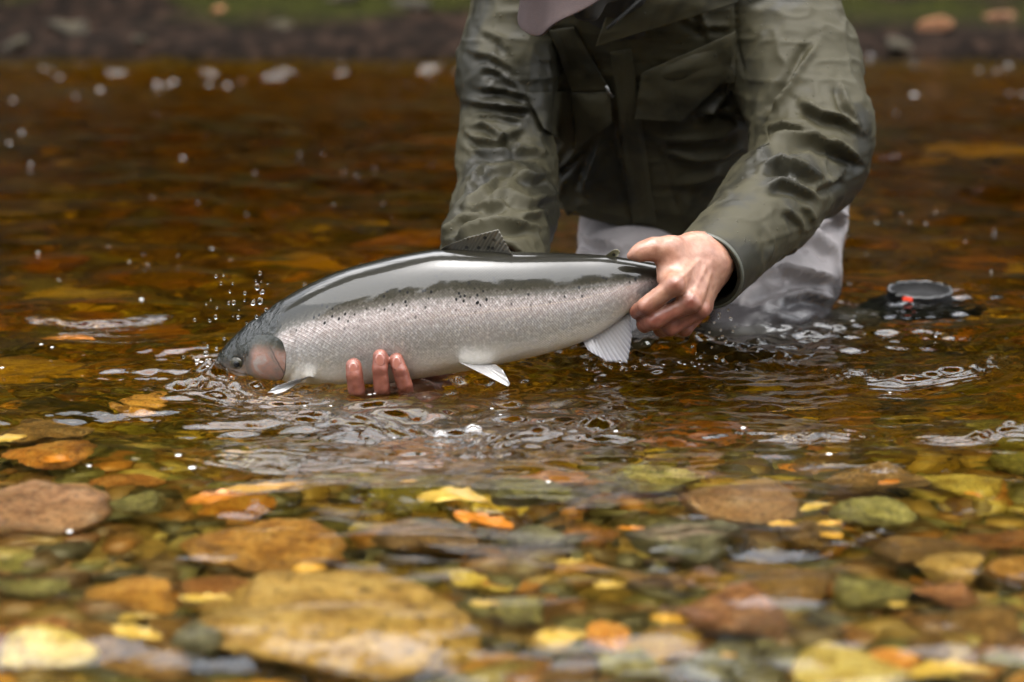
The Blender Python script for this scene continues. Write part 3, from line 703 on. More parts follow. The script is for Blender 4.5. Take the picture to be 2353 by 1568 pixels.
fin('dorsal_fin', [(1008, 577), (1060, 584), (1120, 589), (1172, 594)], [(1022, 566), (1075, 545), (1146, 526), (1160, 552), (1181, 592)], FD, (2.993, 2.994), (2.985, 2.978), 20, 14, 0.00025, 0.0012, 0.05)
fin('adipose_fin', [(1384, 592), (1412, 594)], [(1396, 584), (1410, 574), (1420, 573), (1425, 580), (1420, 589)], FA, (3.008, 3.008), (3.004, 3.002), 6, 8, 0.0001, 0.0016)
fin('anal_fin', [(1338, 782), (1390, 752), (1446, 716)], [(1352, 806), (1395, 832), (1442, 836), (1453, 775), (1448, 722)], FW, (2.998, 3.008), (2.985, 2.995), 17, 14, 0.00018, 0.0011, 0.03, 0.004)
fin('pelvic_fin', [(1054, 832), (1100, 836), (1128, 838)], [(1062, 836), (1168, 889), (1172, 882), (1155, 850), (1138, 838)], FP, (2.958, 2.968), (2.925, 2.95), 9, 12, 0.0006, 0.0013)
fin('pelvic_fin', [(1070, 838), (1110, 838), (1130, 836)], [(1080, 848), (1130, 868), (1148, 858), (1140, 842)], FP, (3.03, 3.03), (3.06, 3.06), 9, 12, 0.0006, 0.0013)
fin('pectoral_fin', [(700, 872), (712, 866), (722, 868)], [(640, 909), (612, 903), (628, 890), (680, 872), (712, 864)], FP, (2.985, 2.985), (2.945, 2.965), 9, 12, 0.0006, 0.0012, 0.05)
fin('pectoral_fin', [(690, 884), (712, 886), (730, 888)], [(650, 900), (640, 920), (690, 925), (735, 900)], FP, (3.02, 3.02), (3.06, 3.05), 9, 12, 0.0006, 0.0012)
fin('tail_fin', [(1600, 632), (1612, 650), (1606, 672)], [(1650, 585), (1665, 620), (1655, 655), (1662, 690), (1640, 715)], FD, (3.05, 3.05), (3.13, 3.13), 16, 14, 0.001, 0.0012)

# gill cover, a curved bony plate standing proud of the cheek
def plate(name, outline_c, rx, ry, tilt, mat, lift, n1=14, n2=40, parent=None, power=2.0, dome=0.0):
    Vs = []; cx, cyp = outline_c
    for i in range(n1 + 1):
        r_ = i / n1
        for j in range(n2):
            a = j / n2 * 2 * math.pi
            ca, sa = math.cos(a), math.sin(a)
            ex = abs(ca) ** (2 / power) * math.copysign(1, ca) * rx * r_; ey = abs(sa) ** (2 / power) * math.copysign(1, sa) * ry * r_
            x_ = cx + ex * math.cos(tilt) - ey * math.sin(tilt); y_ = cyp + ex * math.sin(tilt) + ey * math.cos(tilt)
            zt_, zb_, w_, yc_ = [float(q) for q in fish_ring(x_)]
            c_ = np.clip(((zt_ + zb_) / 2 - y_) / ((zb_ - zt_) / 2), -0.999, 0.999); c_ = math.copysign(abs(c_) ** (1 / 0.96), c_)
            th = math.acos(c_); pt = fish_point(np.array([x_]), np.array([th]))[0]
            edge_ = 1 - r_ ** 6
            Vs.append((pt[0], pt[1] - lift * (0.15 + 0.85 * edge_) - dome * (1 - r_ * r_), pt[2]))
    F_ = [tuple((i * n2 + j, i * n2 + (j + 1) % n2, (i + 1) * n2 + (j + 1) % n2, (i + 1) * n2 + j)) for i in range(n1) for j in range(n2)]
    me = mesh_np(name, np.array(Vs), F_)
    rad = np.repeat(np.arange(n1 + 1) / n1, n2); ang = np.tile(np.arange(n2) / n2, n1 + 1); fattr(me, 'rad', rad); fattr(me, 'acos', np.cos(ang * 2 * math.pi)); fattr(me, 'asin', np.sin(ang * 2 * math.pi))
    rebase(fish, me); o = link(name, me, mat, parent or fish); return o
m = M('gill_plate'); pos = m.coord('Object'); nz = m.noise(pos, 45, 4, 0.6, 0.5); nz2 = m.noise(pos, 160, 3)
rad = m.attr('rad').outputs['Fac']
col = m.ramp(nz, [(0.30, (0.16, 0.14, 0.115)), (0.45, (0.27, 0.19, 0.165)), (0.57, (0.36, 0.20, 0.155)), (0.72, (0.36, 0.31, 0.285))])
col = m.mix(m.maprange(m.n('SeparateXYZ', Vector=pos).outputs['Z'], 0.036, 0.050), col, (0.06, 0.055, 0.036))
sx = m.n('SeparateXYZ', Vector=pos); ln_ = m.math('ADD', sx.outputs['X'], m.math('MULTIPLY', sx.outputs['Z'], 0.55))
seam = m.maprange(m.math('ABSOLUTE', m.math('ADD', m.math('SUBTRACT', ln_, -0.128), m.math('MULTIPLY', m.math('SUBTRACT', nz, 0.5), 0.012))), 0.0022, 0.0006)
col = m.mix(m.math('MULTIPLY', seam, 0.8), col, (0.09, 0.07, 0.06))
lf = m.math('MULTIPLY', m.attr('acos').outputs['Fac'], -1.0); tp_ = m.math('MULTIPLY', m.attr('asin').outputs['Fac'], -1.0)
side_ = m.math('MAXIMUM', lf, tp_); fade = m.math('MULTIPLY', m.maprange(rad, 0.55, 0.95, 0, 1, True), m.maprange(side_, 0.15, 0.7, 0, 1, True))
col = m.mix(fade, col, m.mix(m.maprange(sx.outputs['Z'], 0.0, 0.04), (0.20, 0.17, 0.15), (0.022, 0.024, 0.018)))
col = m.mix(m.math('MULTIPLY', m.maprange(rad, 0.955, 0.985), m.maprange(side_, 0.5, 0.0)), col, (0.05, 0.048, 0.038))
m.principled(Base_Color=col, Metallic=0.1, Roughness=0.4, Specular_IOR_Level=0.25, Coat_Weight=0.7, Coat_Roughness=0.08, Normal=m.bump(nz2, 0.25, 0.002), Coat_Normal=m.bump(m.noise(pos, 120, 3), 0.5, 0.005))
MAT_GILL = m.m
gc = plate('gill_cover', (618, 817), 46, 58, 0.08, MAT_GILL, 0.0009, 24, 72, power=2.9)
m = M('eye_black'); m.principled(Base_Color=(0.004, 0.004, 0.004), Roughness=0.12, Specular_IOR_Level=0.4); MAT_PUPIL = m.m
m = M('eye_iris'); m.principled(Base_Color=m.mix(m.noise(m.coord('Object'), 300, 2), (0.06, 0.05, 0.022), (0.012, 0.012, 0.009)), Metallic=0.2, Roughness=0.3, Coat_Weight=0.4); MAT_IRIS = m.m
eye = plate('eye', (548, 826), 15, 14, 0, MAT_IRIS, 0.001, 8, 24, dome=0.0022)
plate('pupil', (549, 827), 10.5, 10, 0, MAT_PUPIL, 0.0018, 8, 20, parent=eye, dome=0.0022)
# ------------------------------------------------------------------ the fisherman: signed distance shapes turned into one surface
def surface_nets(f, lo, hi, h):
    lo = np.array(lo, float); n = np.ceil((np.array(hi) - lo) / h).astype(int) + 1
    ax = [(lo[i] + h * np.arange(n[i])).astype(np.float32) for i in range(3)]
    vals = f(ax[0][:, None, None], ax[1][None, :, None], ax[2][None, None, :]); vals = np.ascontiguousarray(np.broadcast_to(vals, n)).astype(np.float32)
    ins = vals < 0; nx, ny, nz = n
    cnt = np.zeros((nx - 1, ny - 1, nz - 1), np.int8); off = [(a, b, c) for a in (0, 1) for b in (0, 1) for c in (0, 1)]
    for a, b, c in off: cnt += ins[a:nx - 1 + a, b:ny - 1 + b, c:nz - 1 + c]
    act = (cnt > 0) & (cnt < 8); ci = np.argwhere(act); ids = -np.ones(act.shape, np.int64); ids[act] = np.arange(len(ci))
    cv = np.stack([vals[ci[:, 0] + a, ci[:, 1] + b, ci[:, 2] + c] for a, b, c in off], -1); co = np.array(off, float)
    acc = np.zeros((len(ci), 3)); num = np.zeros(len(ci))
    for p in range(8):
        for q in range(p + 1, 8):
            if np.abs(co[p] - co[q]).sum() != 1: continue
            s = (cv[:, p] < 0) != (cv[:, q] < 0); d = cv[:, p] - cv[:, q]; t = np.where(s, cv[:, p] / np.where(d == 0, 1, d), 0)
            acc += np.where(s[:, None], co[p] + (co[q] - co[p]) * t[:, None], 0); num += s
    V = lo + h * (ci + acc / num[:, None]); Fs = []
    for axis in range(3):
        A = [slice(None)] * 3; B = [slice(None)] * 3; A[axis] = slice(0, -1); B[axis] = slice(1, None)
        a_, b_ = ins[tuple(A)], ins[tuple(B)]; e = np.argwhere(a_ != b_); o1, o2 = [i for i in range(3) if i != axis]
        ok = (e[:, o1] > 0) & (e[:, o2] > 0) & (e[:, o1] < n[o1] - 1) & (e[:, o2] < n[o2] - 1); e = e[ok]
        def cell(d1, d2):
            c = e.copy(); c[:, o1] += d1; c[:, o2] += d2; return ids[c[:, 0], c[:, 1], c[:, 2]]
        q = np.stack([cell(-1, -1), cell(0, -1), cell(0, 0), cell(-1, 0)], -1)
        flip = a_[tuple(e.T)] ^ (axis == 1); q[~flip] = q[~flip][:, ::-1]; Fs.append(q)
    F = np.concatenate(Fs); return V, F[(F >= 0).all(1)]
def cone(x, y, z, a, b, ra, rb):
    a = np.array(a, np.float32); ab = np.array(b, np.float32) - a; L2 = float(ab @ ab) + 1e-12
    t = np.clip(((x - a[0]) * ab[0] + (y - a[1]) * ab[1] + (z - a[2]) * ab[2]) / L2, 0, 1)
    return np.sqrt((x - a[0] - t * ab[0]) ** 2 + (y - a[1] - t * ab[1]) ** 2 + (z - a[2] - t * ab[2]) ** 2) - (ra + (rb - ra) * t)
def ball(x, y, z, c, r):
    r = np.array(r, float) * np.ones(3); k = np.sqrt(((x - c[0]) / r[0]) ** 2 + ((y - c[1]) / r[1]) ** 2 + ((z - c[2]) / r[2]) ** 2); return (k - 1) * r.min()
def smin(a, b, k):
    h = np.maximum(k - np.abs(a - b), 0) / k; return np.minimum(a, b) - h * h * k * 0.25
def chain(x, y, z, pts, k=0.02):
    r = None
    for (a, ra), (b, rb) in zip(pts[:-1], pts[1:]):
        d = cone(x, y, z, a, b, ra, rb); r = d if r is None else smin(r, d, k)
    return r
def vnormals(V, F):
    d1 = V[F[:, 2]] - V[F[:, 0]]; d2 = V[F[:, 3]] - V[F[:, 1]]; fn = np.cross(d1, d2); N = np.zeros_like(V)
    for i in range(4): np.add.at(N, F[:, i], fn)
    return N / (np.linalg.norm(N, axis=1)[:, None] + 1e-12)
def relax(V, F, it=1, lam=0.5):
    for _ in range(it):
        S = np.zeros_like(V); C = np.zeros(len(V))
        for i in range(4):
            for j in (1, 3):
                np.add.at(S, F[:, i], V[F[:, (i + j) % 4]]); np.add.at(C, F[:, i], 1)
        V = V + lam * (S / np.maximum(C, 1)[:, None] - V)
    return V
def bounds(pts, pad):
    A = np.array([p for p, r in pts]); R = max(r for p, r in pts) + pad; return A.min(0) - R, A.max(0) + R

person = empty('person', tuple(P(1560, 740, 3.55)))
tag(person, 'person in olive rain jacket and grey waders kneeling in the river, gripping the trout', 'person')

# --- joints, measured off the photograph
SA, EA, WA = P(1196, 5, 3.50), P(1168, 385, 3.42), P(1128, 640, 3.12)       # arm beside the open water
SB, EB, WB = P(1800, 25, 3.53), P(1858, 352, 3.40), P(1632, 612, 3.065)      # arm that holds the tail
CUFFB = P(1617, 624, 3.045)
dirB = (WB - EB).normalized(); dirA = (WA - EA).normalized()

# --- hand that grips the tail
def hand_b():
    W0 = CUFFB - dirB * 0.10; W = P(1626, 598, 3.045)
    k1, k2, k3, k4 = P(1550, 655, 2.962), P(1585, 695, 2.972), P(1606, 712, 2.992), P(1616, 706, 3.018)
    def sdf(x, y, z):
        d = chain(x, y, z, [(W0, .033), (W, .0285)], .02)
        for kk, w_, r0, r1 in ((k1, P(1600, 585, 3.025), .0175, .0125), (k2, P(1618, 600, 3.025), .018, .0125), (k3, P(1628, 612, 3.035), .017, .012), (k4, P(1630, 622, 3.05), .016, .011)):
            d = smin(d, cone(x, y, z, W, w_, .026, r0), .02); d = smin(d, cone(x, y, z, w_, kk, r0, r1), .016)
        # thumb lies along the top of the tail, web of skin down to the first knuckle
        T0, T1, T2, T3 = P(1588, 574, 3.03), P(1540, 571, 2.995), P(1500, 571, 2.985), P(1447, 589, 2.982)
        th = chain(x, y, z, [(T0, .020), (T1, .0140), (T2, .0112), (P(1472, 580, 2.982), .0096), (T3, .0044)], .012)
        d = smin(d, th, .018)
        d = smin(d, cone(x, y, z, P(1538, 600, 2.995), P(1532, 640, 2.985), .012, .012), .022)
        # index, middle, ring and little finger fold under the tail and away
        for pts in ([(k1, .0125), (P(1485, 703, 2.968), .0112), (P(1466, 716, 2.992), .0100), (P(1462, 712, 3.02), .0092), (P(1474, 690, 3.05), .0082)],
                    [(k2, .0125), (P(1505, 736, 2.972), .0116), (P(1482, 745, 3.0), .0105), (P(1490, 730, 3.035), .0095), (P(1510, 705, 3.06), .0085)],
                    [(k3, .0122), (P(1541, 752, 2.986), .0112), (P(1520, 757, 3.012), .0102), (P(1528, 738, 3.045), .0092), (P(1545, 712, 3.065), .0082)],
                    [(k4, .0110), (P(1572, 756, 3.008), .0100), (P(1556, 757, 3.03), .0090), (P(1562, 738, 3.058), .0082), (P(1575, 715, 3.075), .0075)]):
            d = smin(d, chain(x, y, z, pts, .003), .0055)
        for kk, r in ((k1, .0118), (k2, .0118), (k3, .011)):
            d = smin(d, ball(x, y, z, kk + Vector((0, -.0035, 0.001)), r), .006)
        return d
    pts = [(W0, .04), (P(1440, 560, 2.95), .02), (P(1480, 770, 3.08), .02), (W, .04)]
    lo, hi = bounds(pts, .012)
    V, F = surface_nets(sdf, lo, hi, 0.0021); V = relax(V, F, 2, .5)
    px, py = project(V); red = np.zeros(len(V))
    for a, b, r, w in ((1550, 660, 26, .75), (1586, 700, 30, .9), (1606, 718, 26, .8), (1450, 590, 22, .3), (1500, 566, 22, .35)):
        red = np.maximum(red, w * np.exp(-((px - a) ** 2 + (py - b) ** 2) / r ** 2))
    red = np.maximum(np.maximum(red, 0.85 * sstep(670, 725, py)), 0.18 + 0.2 * noise3(V[:, 0] * 60, V[:, 1] * 60, V[:, 2] * 60, 12))
    # tendons and knuckle creases
    N = vnormals(V, F); bumpv = np.zeros(len(V))
    for a, b in (((1604, 600), (1552, 652)), ((1620, 615), (1588, 690)), ((1632, 628), (1610, 706))):
        t = np.clip(((px - a[0]) * (b[0] - a[0]) + (py - a[1]) * (b[1] - a[1])) / ((b[0] - a[0]) ** 2 + (b[1] - a[1]) ** 2), 0, 1)
        dd = np.hypot(px - a[0] - t * (b[0] - a[0]), py - a[1] - t * (b[1] - a[1])); bumpv += 0.0011 * np.exp(-(dd / 5) ** 2) * (N[:, 1] < -.1)
    for a, b in ((1500, 572), (1494, 563), (1506, 575)):
        bumpv -= 0.0005 * np.exp(-((px - a) / 2.0) ** 2 - ((py - b) / 12) ** 2)
    bumpv += 0.0004 * noise3(V[:, 0] * 150, V[:, 1] * 150, V[:, 2] * 150, 2)
    return V + N * bumpv[:, None], F, red

# --- hand under the belly: finger tips come up in front of the fish
NAILS = []
def hand_a():
    W0, W = WA - dirA * 0.12, P(1075, 745, 3.115); PALM = P(930, 955, 3.03)
    K = [P(845, 965, 2.995), P(880, 965, 2.995), P(915, 962, 3.0), P(950, 980, 3.02)]
    tips = [[(819, 895, 2.936, .0106), (814, 862, 2.933, .0106), (812.5, 841, 2.936, .0100)],
            [(877, 890, 2.934, .0101), (873, 848, 2.931, .0101), (874, 820, 2.934, .0096)],
            [(930, 885, 2.936, .0099), (919, 852, 2.933, .0099), (911, 828, 2.936, .0094)],
            [(975, 990, 3.0, .0090), (985, 1000, 2.99, .0085), (992, 1005, 2.99, .008)]]
    def sdf(x, y, z):
        d = chain(x, y, z, [(W0, .035), (WA, .033), (W, .029), (PALM, .028)], .03)
        d = smin(d, ball(x, y, z, PALM, (.048, .036, .02)), .02)
        for kk, tp in zip(K, tips):
            pts = [(kk, .0125), (P(tp[0][0] + 4, tp[0][1] + 32, 2.955), .0108)] + [(P(a, b, y_), r) for a, b, y_, r in tp]
            d = smin(d, cone(x, y, z, PALM, kk, .02, .0125), .012); d = smin(d, chain(x, y, z, pts, .0012), .003)
        th = chain(x, y, z, [(P(985, 885, 3.07), .018), (P(900, 880, 3.085), .014), (P(850, 845, 3.085), .011)], .01)
        return smin(d, th, .015)
    pts = [(W0, .04), (W, .04), (P(800, 960, 2.93), .02), (P(990, 800, 3.09), .02)]
    lo, hi = bounds(pts, .012); V, F = surface_nets(sdf, lo, hi, 0.0022); V = relax(V, F, 2, .5)
    px, py = project(V); red = np.full(len(V), .85); N = vnormals(V, F); b = np.zeros(len(V))
    for tp in tips[:3]:                                        # crease at the last joint
        a0, b0 = tp[1][0], tp[1][1] + 8
        b -= 0.0003 * np.exp(-((py - b0) / 2.2) ** 2 - ((px - a0) / 16) ** 2) * (N[:, 1] < 0)
        b -= 0.0005 * np.exp(-((py - b0 - 7) / 2.2) ** 2 - ((px - a0) / 16) ** 2) * (N[:, 1] < 0)
        NAILS.append(tp)
    b += 0.0004 * noise3(V[:, 0] * 150, V[:, 1] * 150, V[:, 2] * 150, 2)
    return V + N * b[:, None], F, red

# --- head bowed over the fish; face looks down towards it
fdir = Vector((-.14, -.30, -.94)).normalized(); udir = (Vector((0, 0, 1)) - fdir * fdir.z).normalized(); sdir_ = fdir.cross(udir).normalized()
udir, sdir_ = udir * math.cos(.45) + sdir_ * math.sin(.45), sdir_ * math.cos(.45) - udir * math.sin(.45)
HC = P(1222, 62, 3.17) - fdir * 0.165 - udir * 0.048
NECK = P(1420, -60, 3.44)
def hp(f, u, s): return HC + fdir * f + udir * u + sdir_ * s
def body_main():
    hipL, hipR = P(1465, 520, 3.74), P(1800, 525, 3.73); knL, knR = P(1400, 835, 3.46), P(1745, 840, 3.43)
    def sdf(x, y, z):
        d = chain(x, y, z, [(P(1560, 500, 3.76), .07), (P(1490, 400, 3.70), .08), (P(1470, 240, 3.63), .10), (P(1460, 40, 3.56), .09)], .05)
        d = smin(d, cone(x, y, z, SA, SB, .05, .05), .05)
        d = smin(d, chain(x, y, z, [(SA, .048), (EA, .038), (WA - dirA * .08, .032)], .02), .03)
        d = smin(d, chain(x, y, z, [(SB, .05), (EB, .040), (CUFFB - dirB * .07, .033)], .02), .03)
        for h_, k_, an in ((hipL, knL, Vector((.25, 3.98, -.27))), (hipR, knR, Vector((.575, 3.72, -.13)))):
            d = smin(d, chain(x, y, z, [(h_, .075), (k_, .052), (an, .036)], .02), .04)
        d = smin(d, cone(x, y, z, P(1450, 40, 3.52), NECK, .06, .056), .03)
        d = smin(d, cone(x, y, z, NECK, hp(-.02, -.05, 0), .056, .056), .03)
        # local head frame
        lx = (x - HC.x) * sdir_.x + (y - HC.y) * sdir_.y + (z - HC.z) * sdir_.z
        lf = (x - HC.x) * fdir.x + (y - HC.y) * fdir.y + (z - HC.z) * fdir.z
        lu = (x - HC.x) * udir.x + (y - HC.y) * udir.y + (z - HC.z) * udir.z
        hd = ball(lx, lf, lu, (0, -.005, .02), (.074, .095, .088))
        hd = smin(hd, ball(lx, lf, lu, (0, .035, -.055), (.05, .052, .06)), .04)
        hd = smin(hd, cone(lx, lf, lu, (0, .088, -.002), (0, .112, -.040), .009, .013), .012)      # nose
        hd = smin(hd, cone(lx, lf, lu, (-.035, .082, .012), (.035, .082, .012), .010, .010), .012)   # brow
        hd = smin(hd, cone(lx, lf, lu, (-.018, .086, -.072), (.018, .086, -.072), .007, .007), .008) # lips
        for s in (-1, 1):
            hd = smin(hd, ball(lx, lf, lu, (s * .076, -.008, -.012), (.010, .018, .030)), .006)       # ears
            hd = np.maximum(hd, -ball(lx, lf, lu, (s * .031, .098, -.008), (.015, .014, .010)))      # eye sockets
        return smin(d, hd, .02)
    lo = np.array([-.03, 2.98, -.40]); hi = np.array([.78, 4.12, .92])
    V, F = surface_nets(sdf, lo, hi, 0.009); return V, F, np.full(len(V), .3)
parts_ = [body_main(), hand_b(), hand_a()]
nb = 0; Vb, Fb, Rb = [], [], []
for V, F, red in parts_: Vb.append(V); Fb.append(F + nb); Rb.append(red); nb += len(V)
me = mesh_np('body', np.concatenate(Vb), np.concatenate(Fb)); fattr(me, 'red', np.concatenate(Rb)); rebase(person, me)
m = M('skin'); pos = m.coord('Object'); red = m.attr('red').outputs['Fac']; n1 = m.noise(pos, 90, 4); n2 = m.noise(pos, 420, 3)
base = m.ramp(n1, [(0.35, (0.33, 0.16, 0.10)), (0.65, (0.43, 0.235, 0.155))])
redc = m.ramp(n1, [(0.35, (0.14, 0.030, 0.018)), (0.65, (0.225, 0.06, 0.037))])
m.principled(Base_Color=m.mix(red, base, redc), Roughness=m.maprange(n2, 0.3, 0.7, 0.32, 0.5), Subsurface_Weight=0.12, Subsurface_Radius=(0.01, 0.004, 0.002), Subsurface_Scale=0.6, Coat_Weight=0.12, Coat_Roughness=0.25,
             Normal=m.bump(m.math('ADD', n2.outputs[0], m.math('MULTIPLY', m.voro(pos, 380, 'DISTANCE_TO_EDGE').outputs[0], 0.6)), 0.25, 0.0012))
MAT_SKIN = m.m
link('body', me, MAT_SKIN, person)
m = M('fingernail'); m.principled(Base_Color=(0.33, 0.125, 0.09), Roughness=0.18, Coat_Weight=1.0); MAT_NAIL = m.m
for tp in NAILS:
    (xa, ya, da, ra), (xb, yb, db, rb) = tp[1], tp[2]; Vn = []
    for i in range(9):
        t = i / 8
        for j in range(9):
            s = j / 8 * 2 - 1; wv = rb * 0.62 * (1 - max(0, t - .55) ** 2 * 3.2) * (1 - max(0, .35 - t) ** 2 * 3.0)
            c = P(xb + (xa - xb) * .12, yb + 9, db)
            Vn.append((c.x + s * wv, c.y - rb * 1.03 * math.sqrt(max(0, 1 - (s * .66) ** 2)) - 0.0016 + 0.0018 * t * t, c.z + 0.0165 * t - 0.0055))
    Vn = np.array(Vn); mn = mesh_np('fingernail', Vn, grid_faces(9, 9)); rebase(person, mn); o = link('fingernail', mn, MAT_NAIL, person)
    md = o.modifiers.new('thick', 'SOLIDIFY'); md.thickness = 0.0009; md.offset = 0

# --- jacket
ARM_A = [(P(1205, -20, 3.51), .072), (P(1165, 160, 3.47), .066), (EA, .064), (P(1160, 480, 3.34), .066), (P(1140, 560, 3.22), .064), (WA + dirA * .03, .060)]
ARM_B = [(P(1790, 5, 3.54), .086), (P(1830, 160, 3.48), .084), (P(1868, 300, 3.41), .078), (EB + Vector((0, .0, -.012)), .070), (P(1770, 470, 3.24), .060), (CUFFB + dirB * .02, .052)]
def torso_sdf(x, y, z):
    zz = np.array([-.02, .06, .13, .20, .28, .36, .43, .49, .55, .62])
    cx = [.21, .21, .21, .205, .200, .190, .182, .175, .168, .165]; cyv = [3.74, 3.715, 3.69, 3.665, 3.63, 3.595, 3.56, 3.525, 3.50, 3.47]
    aw = [.135, .145, .155, .165, .180, .195, .197, .185, .14, .06]; bw = [.11, .115, .12, .128, .135, .138, .135, .125, .10, .05]
    zc = np.clip(z, zz[0], zz[-1]); I = lambda v: np.interp(zc, zz, v).astype(np.float32)
    a, b = I(aw), I(bw); q = (np.abs((x - I(cx)) / a) ** 2.4 + np.abs((y - I(cyv)) / b) ** 2.4) ** (1 / 2.4)
    d = (q - 1) * np.minimum(a, b)
    return np.maximum(d, np.maximum(0.112 + 0.28 * np.maximum(0.2 - x, -.06) - z, z - zz[-1]))
def jacket_sdf(x, y, z):
    A = chain(x, y, z, ARM_A, .03); B = chain(x, y, z, ARM_B, .04); T = torso_sdf(x, y, z)
    T = smin(T, cone(x, y, z, P(1240, -10, 3.53), P(1740, -15, 3.55), .070, .078), .06)
    d = smin(smin(T, A, .018), B, .018)
    # sleeve ends are cut square and hollow
    for C, dr, pts in ((CUFFB, dirB, ARM_B), (WA, dirA, ARM_A)):
        pl_ = (x - C.x) * dr.x + (y - C.y) * dr.y + (z - C.z) * dr.z
        near_ = (x - C.x) ** 2 + (y - C.y) ** 2 + (z - C.z) ** 2 < .11 ** 2
        d = np.where(near_, np.maximum(d, pl_), d)
        inner = chain(x, y, z, [(p_, r_ - .0095) for p_, r_ in pts[-2:]], .02)
        d = np.where(near_, np.maximum(d, -inner), d)
    return d
lo = np.array([-.14, 2.98, -.02]); hi = np.array([.66, 3.80, .68])
V, F = surface_nets(jacket_sdf, lo, hi, 0.0036)
V = relax(V, F, 2, .5); N = vnormals(V, F)
x_, y_, z_ = V.T
rA, rB, rT = chain(x_, y_, z_, ARM_A, .03), chain(x_, y_, z_, ARM_B, .03), torso_sdf(x_, y_, z_)
reg = np.argmin(np.stack([rA, rB, rT]), 0)                      # 0 sleeve A, 1 sleeve B, 2 torso
px, py = project(V); view = (V - np.array([0, 0, CAMZ])); view /= np.linalg.norm(view, axis=1)[:, None]
facing = sstep(0.02, 0.28, -(N * view).sum(1)); insidecuff = (N[:, 1] > 0.3)
def fold(pts, w, A, region, under=0.75, taper=0.18):
    """one cloth fold: a crest along a line, with the hollow that lies below it"""
    best = np.full(len(V), 1e9); sg = np.zeros(len(V)); par = np.zeros(len(V)); L = 0
    lens = [math.dist(a, b) for a, b in zip(pts[:-1], pts[1:])]; tot = sum(lens)
    for (a, b), l in zip(zip(pts[:-1], pts[1:]), lens):
        dx, dy = b[0] - a[0], b[1] - a[1]; t = np.clip(((px - a[0]) * dx + (py - a[1]) * dy) / (l * l), 0, 1)
        ex, ey = px - a[0] - t * dx, py - a[1] - t * dy; d = np.hypot(ex, ey); s = np.sign(dx * ey - dy * ex)
        k = d < best; best = np.where(k, d, best); sg = np.where(k, s, sg); par = np.where(k, (L + t * l) / tot, par); L += l
    s = best * sg; env = sstep(0, taper, par) * sstep(1, 1 - taper, par)
    env = 0.25 + 0.75 * env
    p = 1.7 * A * np.exp(-(np.abs(s) / (0.6 * w)) ** 1.1) - 1.7 * under * A * np.exp(-((s - 1.5 * w) / (1.15 * w)) ** 2)
    return p * env * (reg == region) * facing
D = np.zeros(len(V))
FA_ = [([(1077, 233), (1151, 245), (1221, 250)], 9, .0075), ([(1084, 290), (1114, 284), (1158, 317), (1198, 344), (1245, 351)], 8, .0075), ([(1074, 304), (1097, 322), (1151, 321), (1198, 294)], 8, .0075),
       ([(1080, 344), (1134, 350), (1191, 344)], 9, .007), ([(1074, 442), (1111, 378)], 8, .0065), ([(1100, 408), (1185, 378)], 8, .0075), ([(1066, 474), (1117, 438), (1150, 401)], 8, .0075),
       ([(1068, 477), (1117, 472), (1168, 460)], 8, .0085), ([(1023, 553), (1060, 509), (1114, 482)], 9, .009), ([(1017, 563), (1084, 529), (1134, 516), (1235, 516)], 10, .010), ([(1117, 448), (1164, 440), (1218, 465), (1262, 452)], 9, .0075),
       ([(1200, 494), (1255, 487)], 9, .007), ([(1110, 150), (1150, 165), (1190, 205)], 10, .006), ([(1085, 120), (1130, 128), (1180, 160)], 10, .005), ([(1100, 200), (1160, 205), (1215, 225)], 9, .006), ([(1110, 70), (1150, 90), (1170, 120)], 9, .005),
       ([(1190, 395), (1225, 410), (1255, 405)], 9, .006), ([(1090, 265), (1140, 262), (1200, 275)], 7, .005)]
FB_ = [([(1876, 101), (1840, 160), (1818, 202), (1771, 268)], 11, .010), ([(1843, 234), (1890, 262), (1944, 274), (1978, 303)], 11, .010), ([(1739, 362), (1771, 335), (1836, 321), (1868, 317), (1908, 335), (1962, 366)], 10, .011),
       ([(1746, 389), (1785, 375), (1836, 389), (1890, 421)], 10, .010), ([(1757, 432), (1790, 420), (1836, 434), (1880, 455)], 10, .007), ([(1785, 375), (1815, 400), (1836, 418)], 7, .005), ([(1930, 190), (1945, 240), (1972, 285)], 9, .006),
       ([(1900, 320), (1945, 345), (1970, 370)], 8, .008), ([(1765, 300), (1800, 290), (1850, 295)], 9, .007), ([(1870, 430), (1905, 420), (1930, 400)], 9, .006), ([(1800, 480), (1830, 500), (1845, 525)], 9, .004), ([(1850, 470), (1865, 490), (1868, 510)], 8, .004), ([(1760, 520), (1775, 560), (1765, 600)], 9, .003)]
FT_ = [([(1609, 256), (1656, 247), (1728, 267)], 10, .009), ([(1616, 262), (1674, 209), (1692, 173)], 9, .007), ([(1512, 316), (1590, 318), (1656, 312), (1690, 290)], 15, .005), ([(1523, 345), (1600, 366), (1656, 362), (1720, 330)], 12, .0055),
       ([(1560, 425), (1620, 412), (1660, 385)], 16, .004), ([(1285, 345), (1275, 390), (1300, 375), (1330, 345)], 8, .007), ([(1380, 330), (1355, 390), (1340, 440)], 11, .006), ([(1300, 400), (1290, 450), (1320, 500)], 12, .006), ([(1430, 230), (1420, 330), (1450, 420)], 12, .004), ([(1600, 10), (1627, 86)], 8, .005), ([(1560, 30), (1600, 55), (1680, 60)], 9, .004)]
for reg_i, lst in ((0, FA_), (1, FB_), (2, FT_)):
    for pts, w, A in lst: D += fold(pts, w, A * (1.0 if reg_i != 2 else 1.0), reg_i)
# seams (placket edge, armhole, side dart)
for pts in ([(1396, 205), (1418, 360), (1454, 510)], [(1501, 306), (1535, 410), (1569, 508)]): D += fold(pts, 4, -.0022, 2, 0.0)
D += fold([(1690, -20), (1692, 60), (1696, 120), (1720, 190)], 5, -.004, 1, 0.0) + fold([(1690, -20), (1692, 60), (1696, 120), (1720, 190)], 5, -.004, 2, 0.0)
